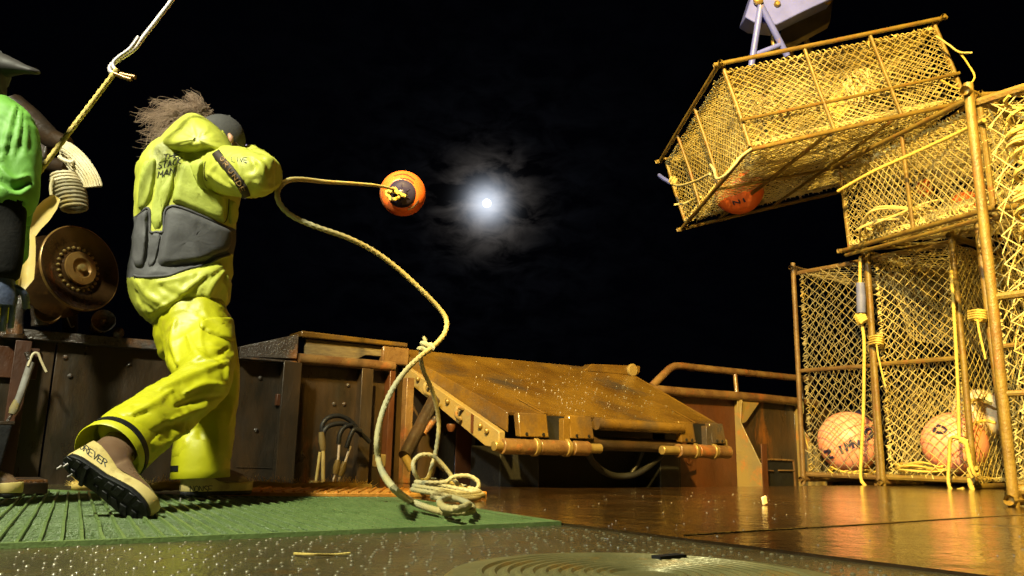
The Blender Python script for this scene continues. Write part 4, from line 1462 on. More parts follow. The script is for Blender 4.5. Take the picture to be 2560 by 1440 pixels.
PE = (2.13, 2.13, .80)
pot('crab pot standing on edge beside the bulwark, dark sky showing through its net', on_edge(7.0, 4.94, .02, .012), PE, bar='potbar2', net='net_old', mids=(.5,), cell=(.10, .115), rnet=.0042, rb=.025, tunnels=False, faces=(1, 0), sides=(1, 0, 1, 1))
pot('crab pot standing on edge with a pink buoy inside, second from the bulwark', on_edge(7.0, 4.12, .02, .006), PE, mids=(.5,), cell=(.088, .10), rnet=.0040, rb=.027)
pot('crab pot standing on edge behind the nearest pot, third from the bulwark', on_edge(6.5, 2.86, .02, -.02), PE, mids=(.5,), cell=(.14, .16), rnet=.0045, yarn=40, rb=.025)
pot('nearest crab pot cut by the frame edge with thick lashed pipe posts', on_edge(4.30, 1.87, .03, .0), PE, mids=(.47,), cell=(.15, .17), rb=.026, rnet=.0044, lace=False, tunnels=False,
    extra=(((-1.06, -1.03, .30), (-1.06, 1.03, .30), .95), ((-1.06, -.55, -.4), (-1.06, -.55, .4), .6)))
# pot lying flat on top of the row
mm4 = Matrix.Translation((4.30, 6.47, 2.60)) @ rotm(math.radians(-86), math.radians(6.0), math.radians(6.5)).to_4x4()
pot('crab pot lying flat on top of the upright pots, mesh crowded with gear', mm4, POT, mids=(.55,), inner=True, cell=(.095, .085), rnet=.0042,
    extra=(((-1.03, -1.055, -.46), (1.03, -1.055, -.46), .8),))

# lashing on the nearest pot's inner post
lp_ = root('post_lashing', W(4.30, 1.72, 0), 'yellow rope wound round the inner post of the nearest pot', 'rope')
mb = MB()
pts = helix(W(4.29, 1.66, .35), W(4.29, 1.66, 2.05), .036, .10, 1, 5)
part(MB().tube(pts, .010, 6), 'winding', 'rope', lp_)
for i, z in enumerate((.5, .85, 1.2, 1.5, 1.8)):
    part(MB().tube(helix(W(4.29, 1.66, z), W(4.29, 1.66, z + .07), .044, .018, 1, i), .008, 5), 'seizing', 'net', lp_)


# ------------------------------------------------------------------ buoys
def buoy(label, c, Rr, axis, m1, cap=True, m2='navy', squash=1.0, group='round vinyl buoys'):
    axis = Vector(axis).normalized()
    c = Vector(c)
    rt = root('buoy', c, label, 'buoy', group)
    prof = []
    for i in range(25):
        t = math.pi * (1 - i / 24)
        r_, h_ = Rr * math.sin(t), Rr * squash * math.cos(t)
        if math.cos(t) > .80:
            break
        prof.append((max(r_, .001), h_))
    body = part(MB().lathe(prof, c, axis, 40), 'body', m1, rt, angle=180)
    r0 = prof[-1][0]
    cp = [(r0 * 1.0, prof[-1][1] - Rr * .01), (r0 * .97, prof[-1][1] + Rr * .05), (r0 * .72, Rr * .97), (r0 * .50, Rr * 1.05), (r0 * .36, Rr * 1.13), (r0 * .34, Rr * 1.24), (r0 * .25, Rr * 1.29), (.001, Rr * 1.30)]
    nk = part(MB().lathe(cp, c, axis, 32), 'neck', m2, rt, angle=60)
    for k in range(6):
        a_ = math.pi * k / 3
        x = (UP - axis * UP.dot(axis)).normalized()
        y = axis.cross(x)
        d = x * math.cos(a_) + y * math.sin(a_)
        part(MB().tube([c + axis * (Rr * .98) + d * r0 * .66, c + axis * (Rr * 1.12) + d * r0 * .38], Rr * .03, 5), 'neck_rib', m2, nk)
    return rt, body


def bvhw(o):
    return bvh_of(o.data, base_of(o))


fc = P(1007, 484, 6.3)
fb, fbody = buoy('orange buoy with a dark navy centre flying through the night air', fc, 57 * pxs(fc), (CAM - fc) + Vector((-.35, 0, .0)), 'orange')
mb = MB()
bb = [bvhw(fbody)]
for arc in ([(985, 441), (1005, 436), (1022, 440), (1036, 450)], [(1000, 446), (1020, 449), (1033, 458)], [(952, 470), (953, 490), (960, 512)], [(957, 478), (958, 492)], [(1020, 524), (1035, 515), (1046, 500)], [(1028, 520), (1040, 510)]):
    out = [h[0] + h[1] * .001 for h in (shoot(bb, u, v) for u, v in arc) if h]
    if len(out) > 1:
        mb.tube(spline(out, 4), .006, 5)
part(mb, 'lettering', 'strap', fb)


def letters_on(rt, body, text, o, ex, ey, r_, m_='navy', gap=.28):
    mb = lettering(MB(), text, o, ex, ey, [bvhw(body)], r_, gap, lift=-.35)
    if mb.v:
        part(mb, 'lettering', m_, rt)


c1 = PBp(2122, 1104, 7.42)
b1, b1b = buoy('orange buoy with navy lettering in the upright pot beside the bulwark', c1, 74 * pxs(c1), (.5, .4, .75), 'pinkbuoy')
letters_on(b1, b1b, 'Z', (2068, 1148), (16, -6), (-7, -18), .018)
letters_on(b1, b1b, 'IM', (2098, 1138), (16, -8), (-8, -20), .018)
letters_on(b1, b1b, 'W2', (2143, 1122), (20, -17), (-10, -18), .017)
c2 = PBp(2386, 1108, 7.35)
b2, b2b = buoy('pale pink buoy with a navy D lying in the second upright pot', c2, 76 * pxs(c2), (.35, .75, .5), 'pinkbuoy')
letters_on(b2, b2b, 'D', (2333, 1078), (26, 8), (12, -14), .016)
c3 = PBp(2448, 1036, 7.6)
b3, b3b = buoy('white and pink buoy tied with yellow rope behind the pink one', c3, 62 * pxs(c3), (.3, .8, .5), 'whitebuoy', m2='pinkbuoy')
part(MB().rope([PBp(2380, 1040, 7.45), PBp(2400, 1012, 7.4), PBp(2440, 1000, 7.35), PBp(2480, 1010, 7.4)], .016, n=7), 'tie_rope', 'rope', b3)
part(MB().rope([PBp(2430, 1062, 7.3), PBp(2460, 1052, 7.3), PBp(2490, 1058, 7.3)], .016, n=7), 'tie_rope', 'rope', b3)
c4 = P(1846, 474, 8.0)
b4, b4b = buoy('orange buoy showing through the underside of the hanging pot', c4, 62 * pxs(c4), (.8, .3, .5), 'orange')
letters_on(b4, b4b, 'NI', (1836, 512), (15, -4), (-5, -9), .010)
c5 = P(2415, 512, 7.0)
b5, b5b = buoy('orange buoy half hidden in the pot lying on top of the row', c5, 34 * pxs(c5), (.2, .5, .8), 'orange')
c6 = P(2310, 470, 7.3)
b6, b6b = buoy('deflated orange buoy left of the other inside the topmost flat pot', c6, 24 * pxs(c6), (.9, .1, .4), 'orange', squash=.6)


# ------------------------------------------------------------------ line and bait gear stowed inside the pots
def tangle(label, c, ext, m_, r_, k, seed, mat3=None):
    g = random.Random(seed)
    pts = []
    p = Vector((0, 0, 0))
    a = g.uniform(0, 6)
    for i in range(k):
        a += g.uniform(.5, 1.1)
        q = Vector((math.cos(a) * g.uniform(.5, 1), math.sin(a) * g.uniform(.5, 1), g.uniform(-1, 1)))
        pts.append(Vector((q.x * ext[0], q.y * ext[1], q.z * ext[2])))
    if mat3:
        pts = [mat3 @ p for p in pts]
    mb = MB().rope([Vector(c) + p for p in pts], r_, per=6, step=r_ * 2.2, n=6)
    return solo(mb, 'stowed_line', m_, label, 'rope', 'line stowed inside the pots')


tilt = m4.to_3x3()
tangle('tangle of pale line on the left inside the hanging pot', m4 @ Vector((-.62, -.35, -.22)), (.28, .4, .07), 'net_pale', .009, 46, 1, tilt)
tangle('bright white twine knot seen near the left front of the hanging pot', P(1905, 262, 6.8), (.16, .06, .14), 'rope_white', .008, 22, 2, tilt)
tangle('heap of yellow line in the middle of the hanging pot', m4 @ Vector((.25, .1, -.24)), (.5, .6, .06), 'net', .009, 60, 3, tilt)
tangle('white twine bundle beside the bait panel in the hanging pot', P(2150, 215, 6.75), (.15, .06, .18), 'rope_white', .008, 24, 4, tilt)
tangle('yellow line heaped under the pink buoys in the second pot', PBp(2330, 1175, 7.3) + UP * .02, (.34, .3, .05), 'rope', .010, 46, 5)
tangle('yellow line heaped under the orange buoy beside the bulwark', PBp(2140, 1185, 7.3) + UP * .02, (.30, .28, .05), 'rope', .010, 40, 6)
tangle('coils of line behind the orange buoy in the topmost flat pot', P(2290, 560, 6.9), (.55, .6, .10), 'net', .011, 60, 7)
tangle('long heap of line along the back of the topmost flat pot', P(2330, 420, 7.2), (.5, .7, .12), 'net_old', .012, 60, 8)
tangle('heap of line in the third upright pot', W(7.3, 2.45, .35), (.5, .25, .25), 'net', .009, 60, 9)
tangle('heap of line in the nearest pot', W(5.4, 1.45, .6), (.5, .25, .4), 'net_old', .012, 50, 10)
tangle('bunched line high in the third upright pot', W(7.2, 2.45, 1.5), (.4, .25, .4), 'net_old', .008, 60, 12)
# bait panel and beige sheet sewn inside the hanging pot
mb = MB().prism([P(2128, 190, 6.9), P(2170, 225, 6.9), P(2098, 300, 6.9), P(2062, 262, 6.9)], Vector((0, .03, .01)))
solo(mb, 'bait_panel', 'chute', 'yellow plastic bait panel inside the hanging pot', 'bait panel', bevel=.005)
pts = [P(1905, 385, 7.0), P(2070, 345, 7.0), P(2010, 420, 7.9), P(1840, 470, 7.9)]
mb = MB()
gN = 14
vv = []
for i in range(gN + 1):
    for j in range(gN + 1):
        p = pts[0].lerp(pts[1], i / gN).lerp(pts[3].lerp(pts[2], i / gN), j / gN)
        vv.append(p + UP * (.03 + .05 * noise.noise(p * 4) + .02 * noise.noise(p * 11)))
mb.add(vv, [(i * (gN + 1) + j, (i + 1) * (gN + 1) + j, (i + 1) * (gN + 1) + j + 1, i * (gN + 1) + j + 1) for i in range(gN) for j in range(gN)])
sh_ = solo(mb, 'mesh_bag', 'net_pale', 'pale fine mesh bag slumped in the left half of the hanging pot', 'mesh bag', angle=180)
sm = sh_.modifiers.new('t', 'SOLIDIFY')
sm.thickness = .012

# ropes made fast on the pots
mb = MB()
ln = root('bridle_line', PBp(2156, 1215, 6.93), 'yellow rope with a blue sleeve hanging down the front of the left upright pot', 'rope')
part(MB().rope([PBp(2151, 640, 6.9), PBp(2150, 690, 6.9), PBp(2152, 760, 6.9), PBp(2152, 800, 6.9)], .017), 'upper_line', 'rope', ln)
part(MB().rope([PBp(2152, 800, 6.9), PBp(2160, 850, 6.9), PBp(2160, 940, 6.9), PBp(2158, 1040, 6.9), PBp(2153, 1140, 6.9), PBp(2152, 1195, 6.9), PBp(2164, 1216, 6.9)], .017), 'lower_line', 'rope', ln)
part(MB().tube([PBp(2151, 708, 6.88), PBp(2153, 745, 6.88), PBp(2153, 782, 6.88)], [.038, .042, .040], 14), 'sleeve', 'bluetape', ln, label='blue sleeve taped round the yellow rope')
part(MB().tube(helix(PBp(2146, 788, 6.88), PBp(2160, 806, 6.88), .035, .022, 1, 4), .014, 6), 'knot', 'rope', ln)
ln = root('tie_line', PBp(2400, 1215, 6.9), 'knotted yellow rope hanging down the front of the second upright pot', 'rope')
part(MB().rope([PBp(2378, 675, 6.9), PBp(2386, 800, 6.9), PBp(2394, 950, 6.9), PBp(2397, 1050, 6.88), PBp(2398, 1100, 6.86)], .016), 'standing_line', 'rope', ln)
part(MB().rope([PBp(2420, 1103, 6.86), PBp(2392, 1094, 6.84), PBp(2376, 1100, 6.85), PBp(2373, 1150, 6.86), PBp(2371, 1205, 6.86), PBp(2382, 1226, 6.86), PBp(2410, 1222, 6.86)], .016), 'loop', 'rope', ln)
part(MB().rope([PBp(2400, 1102, 6.84), PBp(2414, 1108, 6.83), PBp(2420, 1130, 6.84), PBp(2426, 1160, 6.84), PBp(2432, 1182, 6.84), PBp(2424, 1200, 6.84), PBp(2432, 1228, 6.84)], .022), 'splice', 'rope', ln)
part(MB().tube(helix(PBp(2420, 1180, 6.82), PBp(2446, 1178, 6.82), .03, .03, 1, 9), .016, 6), 'knot', 'rope', ln)
for (nm, lab, u, v, b_, w_) in (('lashing', 'rope lashing joining the two left upright pots', 2190, 852, 6.95, 34), ('lashing', 'rope lashing joining the second and third upright pots', 2442, 788, 6.4, 44)):
    mb = MB()
    for k in range(4):
        mb.rope([PBp(u - w_ / 2, v + 6 * k - 9, b_), PBp(u, v + 6 * k - 13, b_ - .06), PBp(u + w_ / 2, v + 6 * k - 10, b_ - .02), PBp(u + w_ / 2 - 3, v + 6 * k - 2, b_ + .06), PBp(u, v + 6 * k - 4, b_ + .08), PBp(u - w_ / 2, v + 6 * k - 6, b_ + .05)], .010, n=6)
    mb.rope([PBp(u, v, b_ - .05), PBp(u + 6, v + 40, b_ - .05), PBp(u + 22, v + 110, b_ - .05)], .009, n=6)
    solo(mb, nm, 'rope', lab, 'rope')
ln = root('corner_tie', P(1760, 440, 7.4), 'loose pale rope ends tied to the low left corner of the hanging pot', 'rope')
part(MB().rope([P(1878, 372, 6.3), P(1852, 392, 6.3), P(1836, 412, 6.32), P(1812, 438, 6.4), P(1792, 446, 6.5), P(1785, 425, 6.5), P(1776, 412, 6.6)], .013), 'tail', 'rope_pale', ln)
part(MB().rope([P(1775, 435, 6.9), P(1740, 452, 7.3), P(1700, 464, 7.8), P(1680, 460, 8.2)], .014), 'tail', 'rope_pale', ln)
part(MB().tube(helix(P(1690, 458, 8.1), P(1676, 448, 8.1), .03, .028, 1, 3), .016, 6), 'knot', 'rope_pale', ln)
part(MB().tube([P(1648, 438, 8.4), P(1658, 446, 8.3), P(1682, 460, 8.15)], .022, 8), 'sleeve', 'crane', ln)
part(MB().rope([P(1686, 512, 8.2), P(1712, 508, 8.1), P(1730, 500, 8.0), P(1752, 492, 7.8)], .014), 'tail', 'rope_pale', ln)
part(MB().rope([P(2340, 90, 6.45), P(2372, 112, 6.4), P(2398, 130, 6.38), P(2430, 132, 6.36)], .010), 'tail', 'rope_pale', ln)
part(MB().rope([P(2352, 200, 6.4), P(2400, 222, 6.4), P(2436, 196, 6.4), P(2420, 160, 6.4), P(2398, 130, 6.4)], .009), 'tail', 'rope', ln)
mb = MB().rope([P(2095, 478, 6.6), P(2180, 430, 6.3), P(2280, 385, 6.0), P(2400, 330, 5.6), P(2460, 300, 5.3)], .016)
solo(mb, 'stretched_line', 'rope', 'yellow rope stretched along the top edge of the topmost flat pot', 'rope')
mb = MB().rope([PA(1993, 1000, 5.32), PA(2006, 1004, 5.25), PA(2008, 1030, 5.2), PA(2002, 1050, 5.2), PA(2012, 1090, 5.2), PA(2022, 1125, 5.2)], .008, n=6)
solo(mb, 'loose_cord', 'rope', 'thin loose cord dangling from the end of the bulwark pipe', 'cord')
mb = MB()
for i in range(60):
    p = PZ(2462 + random.gauss(0, 12), 1218, .0) + Vector((0, 0, random.uniform(0, .10)))
    mb.ball(p, random.uniform(.012, .03), 6, 4, (1.4, 1, .7))
solo(mb, 'rag', 'black', 'small black oily rag at the foot of the second upright pot', 'rag')

# ------------------------------------------------------------------ the person throwing the buoy
foot = PZ(540, 1246, 0.012)
man = root('person', Vector((foot.x, foot.y, 0)), 'person seen from behind in lime jacket and yellow rain trousers throwing a buoy line', 'person')


def folds_jacket(p, n):
    low = 1.0 + 1.6 * max(0.0, min(1.0, (0.98 - p.z) / .12))
    s = .0062 * max(ridge(p, 8.0, 1.3), -.35) * low + .0034 * ridge(Vector((p.x * 1.3, p.y, p.z * .6)), 19, 4.2)
    return s


def folds_pants(p, n):
    w = Vector((p.x * 1.0, p.y * 1.0, p.z * .55))
    big = ridge(w, 6.5, 2.1)
    s = .009 * max(big, -.3) + .0042 * max(ridge(p, 12.0, 7.7), -.3) + .0012 * ridge(p, 28.0, 3.7)
    return s


# body under the clothes: one continuous figure
mb = MB()
limb(mb, smooth_st([(548, 296, 3.56, 18, .035), (550, 312, 3.56, 36, .07), (552, 340, 3.56, 44, .092), (553, 368, 3.57, 38, .085), (546, 384, 3.55, 27, .06), (530, 400, 3.5, 30, .06), (505, 425, 3.45, 70, .09), (480, 470, 3.42, 95, .10), (470, 600, 3.42, 85, .10), (462, 720, 3.42, 85, .11), (470, 800, 3.42, 75, .10)]), 24)
limb(mb, smooth_st([(470, 800, 3.40, 50, .08), (500, 880, 3.30, 46, .075), (535, 965, 3.18, 36, .06), (430, 1040, 2.95, 33, .055), (300, 1110, 2.72, 26, .04), (265, 1140, 2.66, 30, .04)]), 18)
limb(mb, smooth_st([(500, 800, 3.46, 46, .08), (530, 930, 3.54, 38, .065), (515, 1080, 3.56, 30, .05), (505, 1205, 3.56, 22, .04)]), 18)
limb(mb, smooth_st([(560, 420, 3.36, 34, .055), (630, 438, 3.2, 28, .045), (668, 442, 3.2, 24, .04), (648, 410, 3.45, 22, .035), (622, 380, 3.68, 15, .026)]), 16)
limb(mb, smooth_st([(400, 430, 3.52, 32, .055), (430, 500, 3.75, 28, .045), (470, 520, 3.85, 25, .04), (540, 480, 3.95, 18, .03)]), 16)
body = garment(mb, 'body', 'skin', man, .010, 6)
# face turned away to the right: nose, brow, ear
mb = MB()
limb(mb, [(592, 346, 3.60, 5, .012), (602, 354, 3.62, 7, .014), (600, 362, 3.62, 5, .01)], 12)
part(mb, 'nose', 'skin', body, angle=180)
mb = MB()
limb(mb, [(573, 336, 3.475, 4, .008), (577, 344, 3.468, 7, .012), (577, 353, 3.468, 6, .010), (574, 360, 3.475, 3, .006)], 14)
part(mb, 'ear', 'skin', body, angle=180)
mb = MB()
limb(mb, smooth_st([(583, 364, 3.50, 10, .03), (588, 374, 3.53, 13, .05), (584, 386, 3.54, 11, .04)]), 16)
part(mb, 'beard', 'hair', body, angle=180)

# jacket with both sleeves
mb = MB()
limb(mb, smooth_st([(492, 392, 3.44, 78, .10), (484, 410, 3.42, 104, .135), (478, 430, 3.42, 117, .155), (474, 460, 3.42, 118, .165), (470, 500, 3.42, 119, .165), (466, 560, 3.42, 116, .16), (461, 620, 3.42, 116, .155), (454, 680, 3.42, 117, .155), (455, 708, 3.42, 114, .165), (460, 728, 3.42, 111, .172), (466, 744, 3.42, 106, .176), (471, 758, 3.42, 100, .175)]), 40, 2.5)
limb(mb, smooth_st([(520, 420, 3.38, 58, .10), (565, 424, 3.30, 60, .105), (605, 432, 3.22, 58, .10), (640, 437, 3.17, 54, .092), (668, 441, 3.17, 46, .08)]), 30)
limb(mb, smooth_st([(662, 438, 3.19, 38, .07), (658, 424, 3.32, 36, .06), (640, 402, 3.52, 29, .05), (624, 386, 3.66, 22, .036)]), 24)
limb(mb, smooth_st([(388, 425, 3.48, 44, .08), (405, 480, 3.66, 42, .07), (440, 522, 3.80, 38, .06), (500, 500, 3.90, 32, .05), (540, 480, 3.96, 24, .04)]), 24)
JF = [([(552, 668), (500, 700), (440, 745), (400, 768)], .011, 9), ([(560, 676), (530, 715), (508, 770)], .012, 9), ([(545, 665), (480, 688), (400, 706)], .008, 8),
      ([(566, 690), (568, 730), (560, 775)], .010, 8), ([(345, 705), (372, 740), (430, 770)], .010, 9), ([(400, 715), (430, 735), (470, 742)], -.009, 9), ([(520, 690), (480, 730), (450, 775)], -.010, 8),
      ([(340, 730), (350, 755), (385, 778)], -.007, 8), ([(590, 395), (600, 420), (604, 450)], .008, 7), ([(640, 400), (655, 415), (660, 440)], .012, 7), ([(660, 395), (690, 405), (702, 430)], .008, 7),
      ([(625, 395), (636, 412), (634, 430)], -.008, 6), ([(520, 430), (545, 450), (580, 470)], .010, 7), ([(515, 450), (540, 478), (590, 490)], -.008, 7), ([(545, 410), (530, 425), (522, 445)], .008, 6),
      ([(640, 455), (660, 470), (690, 465)], .009, 7), ([(650, 480), (670, 482), (690, 476)], -.006, 6), ([(575, 450), (590, 465), (600, 485)], .007, 6)]
jk = garment(mb, 'jacket', 'jacket', man, .0085, 7, folds_jacket, JF)
# the vest's charcoal lower half
band = [(290, 560), (346, 538), (366, 520), (376, 526), (376, 579), (408, 579), (411, 527), (424, 516), (440, 514), (500, 536), (562, 565), (610, 582), (610, 630), (560, 640), (520, 660), (470, 672), (420, 690), (336, 694), (290, 694)]


def inpoly(u, v, poly):
    c = False
    for i in range(len(poly)):
        (x0, y0), (x1, y1) = poly[i], poly[i - 1]
        if (y0 > v) != (y1 > v) and u < (x1 - x0) * (v - y0) / (y1 - y0) + x0:
            c = not c
    return c


jk.data.materials.append(M['vestgrey'])
_sh = base_of(man)
for f_ in jk.data.polygons:
    p = f_.center + _sh
    u, v = proj(p)
    if u < 610 and 500 < v < 700 and inpoly(u, v, band):
        f_.material_index = 1
jb = [bvhw(jk)]

# hood lying bunched at the neck: closed, folded cushion


def pillow(poly, D, bf, bb_, seed, n=64, amp=.012):
    b = resample(smooth_poly(poly, 2), n)
    c = sum(b, Vector((0, 0))) / n
    S = [1, .97, .92, .84, .72, .58, .42, .25, .1]
    mb = MB()

    def ring(s, sgn, bulge):
        out = []
        for q in b:
            w = c + (q - c) * s
            k = math.sqrt(max(0, 1 - s * s))
            p = P(w.x, w.y, D - sgn * bulge * k)
            f = amp * k * (ridge(p, 11, seed) + .6 * ridge(p, 22, seed + 3))
            out.append(p - (p - CAM).normalized() * f * sgn)
        return out
    mb.rings([ring(s, -1, bb_) for s in S[::-1]] + [ring(s, 1, bf) for s in S[1:]])
    return mb


hd = part(pillow([(392, 360), (400, 342), (430, 310), (462, 284), (486, 280), (520, 298), (550, 322), (574, 354), (590, 384), (586, 394), (560, 390), (520, 386), (470, 388), (430, 380), (400, 370)], 3.34, .15, .12, 5.5, amp=.022), 'hood', 'jacket', man, angle=180)
hd2 = part(pillow([(552, 318), (566, 338), (582, 366), (592, 386), (580, 392), (566, 386), (556, 360)], 3.38, .06, .07, 8.5, amp=.006), 'hood_edge', 'jacket', man, angle=180)

# float vest: padded panels over the jacket back
vests = [
    ('vest_panel', 'vest', [(362, 406), (380, 394), (392, 398), (388, 440), (382, 480), (374, 508), (362, 520), (350, 530), (351, 490), (355, 445)], .017, None),
    ('vest_panel', 'vest', [(398, 396), (440, 392), (444, 400), (438, 430), (428, 475), (420, 506), (409, 524), (405, 572), (380, 572), (378, 524), (388, 490), (394, 440)], .011, (404, 480)),
    ('vest_panel', 'vest', [(450, 400), (506, 396), (510, 404), (505, 438), (512, 464), (530, 478), (566, 494), (564, 556), (556, 558), (500, 532), (446, 508), (428, 504), (438, 462)], .020, (496, 480)),
    ('vest_panel', 'vest', [(572, 498), (590, 506), (592, 540), (584, 564), (570, 558)], .012, None),
    ('vest_lower_panel', 'vestgrey', [(346, 540), (364, 524), (371, 528), (371, 580), (367, 640), (360, 668), (346, 671), (336, 666), (338, 620), (342, 575)], .019, None),
    ('vest_lower_panel', 'vestgrey', [(378, 582), (404, 582), (396, 624), (386, 664), (368, 668), (374, 632)], .006, (386, 628)),
    ('vest_lower_panel', 'vestgrey', [(413, 530), (424, 520), (440, 518), (500, 540), (560, 568), (578, 576), (580, 604), (570, 628), (540, 634), (514, 652), (470, 660), (420, 666), (393, 664), (398, 632), (408, 580)], .024, (480, 600)),
]
vb = list(jb)
for nm, m_, poly, hgt, cc in vests:
    o = part(puff(MB(), poly, jb, hgt, cc), nm, m_, jk, angle=180)
    vb.append(bvh_of(o.data, base_of(o.parent)))
# piping where lime meets charcoal, and the bound hem
for pts in ([(344, 541), (356, 530), (366, 521), (373, 524), (376, 545), (376, 579), (392, 580), (408, 579), (410, 550), (412, 528), (424, 517), (440, 515), (470, 525), (500, 537), (530, 551), (562, 566), (580, 573), (586, 576)], [(335, 688), (350, 692), (380, 692), (420, 689), (445, 681), (470, 672), (500, 665), (522, 659), (540, 648), (560, 640), (574, 636)]):
    out = [h[0] + h[1] * .001 for h in (shoot(jb, u, v) for u, v in ((p.x, p.y) for p in spline([Vector((a, b, 0)) for a, b in pts], 4))) if h]
    part(MB().tube(out, .0058, 6), 'vest_piping', 'vestgrey', jk, angle=180)
# arm strap with print
path = [(541, 382), (552, 398), (572, 420), (592, 446), (608, 470), (616, 490)]
mb = MB()
rings = []
for i, (u, v) in enumerate(path_s := [(p.x, p.y) for p in spline([Vector((a, b, 0)) for a, b in path], 5)]):
    u0, v0 = path_s[max(0, i - 1)]
    u1, v1 = path_s[min(len(path_s) - 1, i + 1)]
    t = Vector((u1 - u0, v1 - v0)).normalized()
    nn = Vector((-t.y, t.x))
    rr = []
    for k, (w_, h_) in enumerate(((-10.5, .0), (-10, .007), (0, .009), (10, .007), (10.5, .0))):
        h = shoot(vb, u + nn.x * w_, v + nn.y * w_)
        rr.append(h[0] + h[1] * h_ if h else P(u, v, 3.2))
    rings.append(rr)
mb.rings(rings, cap=False)
st = part(mb, 'arm_strap', 'strap', jk, angle=180)
sbv = [bvh_of(st.data, base_of(jk))]
mb = MB()
for ch, (u, v), an in zip('GRUNDE', [(556, 397), (565, 411), (577, 427), (588, 443), (598, 459), (605, 474)], (46, 50, 53, 57, 62, 66)):
    a = math.radians(an)
    ex, ey = (math.cos(a) * 11, math.sin(a) * 11), (math.sin(a) * 11, -math.cos(a) * 11)
    lettering(mb, ch, (u - ex[0] / 2 - ey[0] / 2, v - ex[1] / 2 - ey[1] / 2), ex, ey, sbv, .0024, lift=.4)
part(mb, 'strap_print', 'strapink', st)
# handwriting on the back
words = [MB() for _ in range(4)]
lettering(words[0], 'THE', (408, 400), (11, -2), (3, -13), vb, .0019, .28, 1.1, .8)
lettering(words[1], 'STACK', (394, 423), (9.5, -2.2), (3, -17), vb, .0019, .28, 1.1, .8)
lettering(words[2], 'MAN', (394, 445), (11.5, -3.2), (3, -17), vb, .0019, .28, 1.1, .8)
lettering(words[3], 'LIVE', (580, 404), (8, 0.5), (-1, -12), jb, .0014, .25, .8, .9)
for w_ in words:
    part(w_, 'handwriting', 'ink', jk)
# seams
mb = MB()
for pts in ([(514, 404), (511, 425), (513, 446), (518, 452)], [(572, 498), (570, 525), (566, 548), (560, 556)]):
    out = [h[0] + h[1] * .002 for h in (shoot(vb, u, v) for u, v in pts) if h]
    if len(out) > 1:
        mb.tube(spline(out, 4), .0022, 4)
part(mb, 'seam', 'ink', jk)

# trousers
mb = MB()
limb(mb, smooth_st([(470, 750, 3.42, 84, .12), (476, 785, 3.42, 86, .13), (484, 825, 3.42, 86, .135), (492, 870, 3.42, 84, .13)]), 36)
near = smooth_st([(478, 790, 3.38, 78, .125), (494, 850, 3.34, 78, .122), (504, 900, 3.26, 72, .112), (512, 936, 3.18, 64, .104), (494, 968, 3.10, 62, .10), (440, 1008, 2.98, 65, .095), (382, 1052, 2.86, 70, .098), (326, 1096, 2.76, 78, .10), (312, 1106, 2.74, 79, .10)])
limb(mb, near, 34, 2.2)
far = smooth_st([(505, 810, 3.46, 70, .13), (524, 870, 3.50, 62, .12), (534, 930, 3.55, 58, .11), (526, 1000, 3.56, 60, .10), (514, 1070, 3.50, 64, .11), (505, 1125, 3.45, 65, .108), (503, 1148, 3.44, 64, .108)])
limb(mb, far, 34, 2.4)
PF = [([(568, 905), (510, 925), (450, 950), (400, 975)], .012, 9), ([(566, 965), (510, 962), (460, 985)], .013, 9), ([(560, 990), (500, 998), (440, 1015)], -.012, 8), ([(545, 1015), (490, 1025), (430, 1050)], .012, 9),
      ([(500, 1060), (440, 1085), (380, 1130)], .012, 9), ([(470, 1050), (410, 1070), (340, 1120)], -.010, 9), ([(330, 1035), (380, 1010), (430, 975)], .009, 9), ([(280, 1060), (330, 1040), (370, 1030)], -.007, 9),
      ([(440, 800), (430, 850), (445, 910)], .012, 9), ([(425, 820), (412, 860), (436, 915)], -.010, 8), ([(470, 840), (490, 880), (540, 905)], .011, 9), ([(570, 870), (540, 890), (480, 905)], -.010, 8),
      ([(585, 880), (570, 920), (566, 950)], .010, 8), ([(400, 1120), (440, 1085), (470, 1075)], .010, 8), ([(350, 1165), (390, 1130), (420, 1110)], -.008, 8),
      ([(462, 1095), (468, 1120), (464, 1150)], .004, 9), ([(498, 1080), (508, 1120), (504, 1150)], -.005, 9), ([(540, 1050), (546, 1100), (542, 1150)], .005, 9), ([(590, 930), (585, 1000), (570, 1060)], .008, 8),
      ([(510, 880), (500, 850), (505, 800)], .008, 7)]
pt = garment(mb, 'trousers', 'pants', man, .0085, 6, folds_pants, PF)
ptb = [bvhw(pt)]
# jacket skirt hanging over the trousers
mb = MB()
ring = []
for i, (v, hw, c_) in enumerate(((742, 122, 452), (760, 121, 456), (776, 116, 463), (784, 113, 466))):
    pass
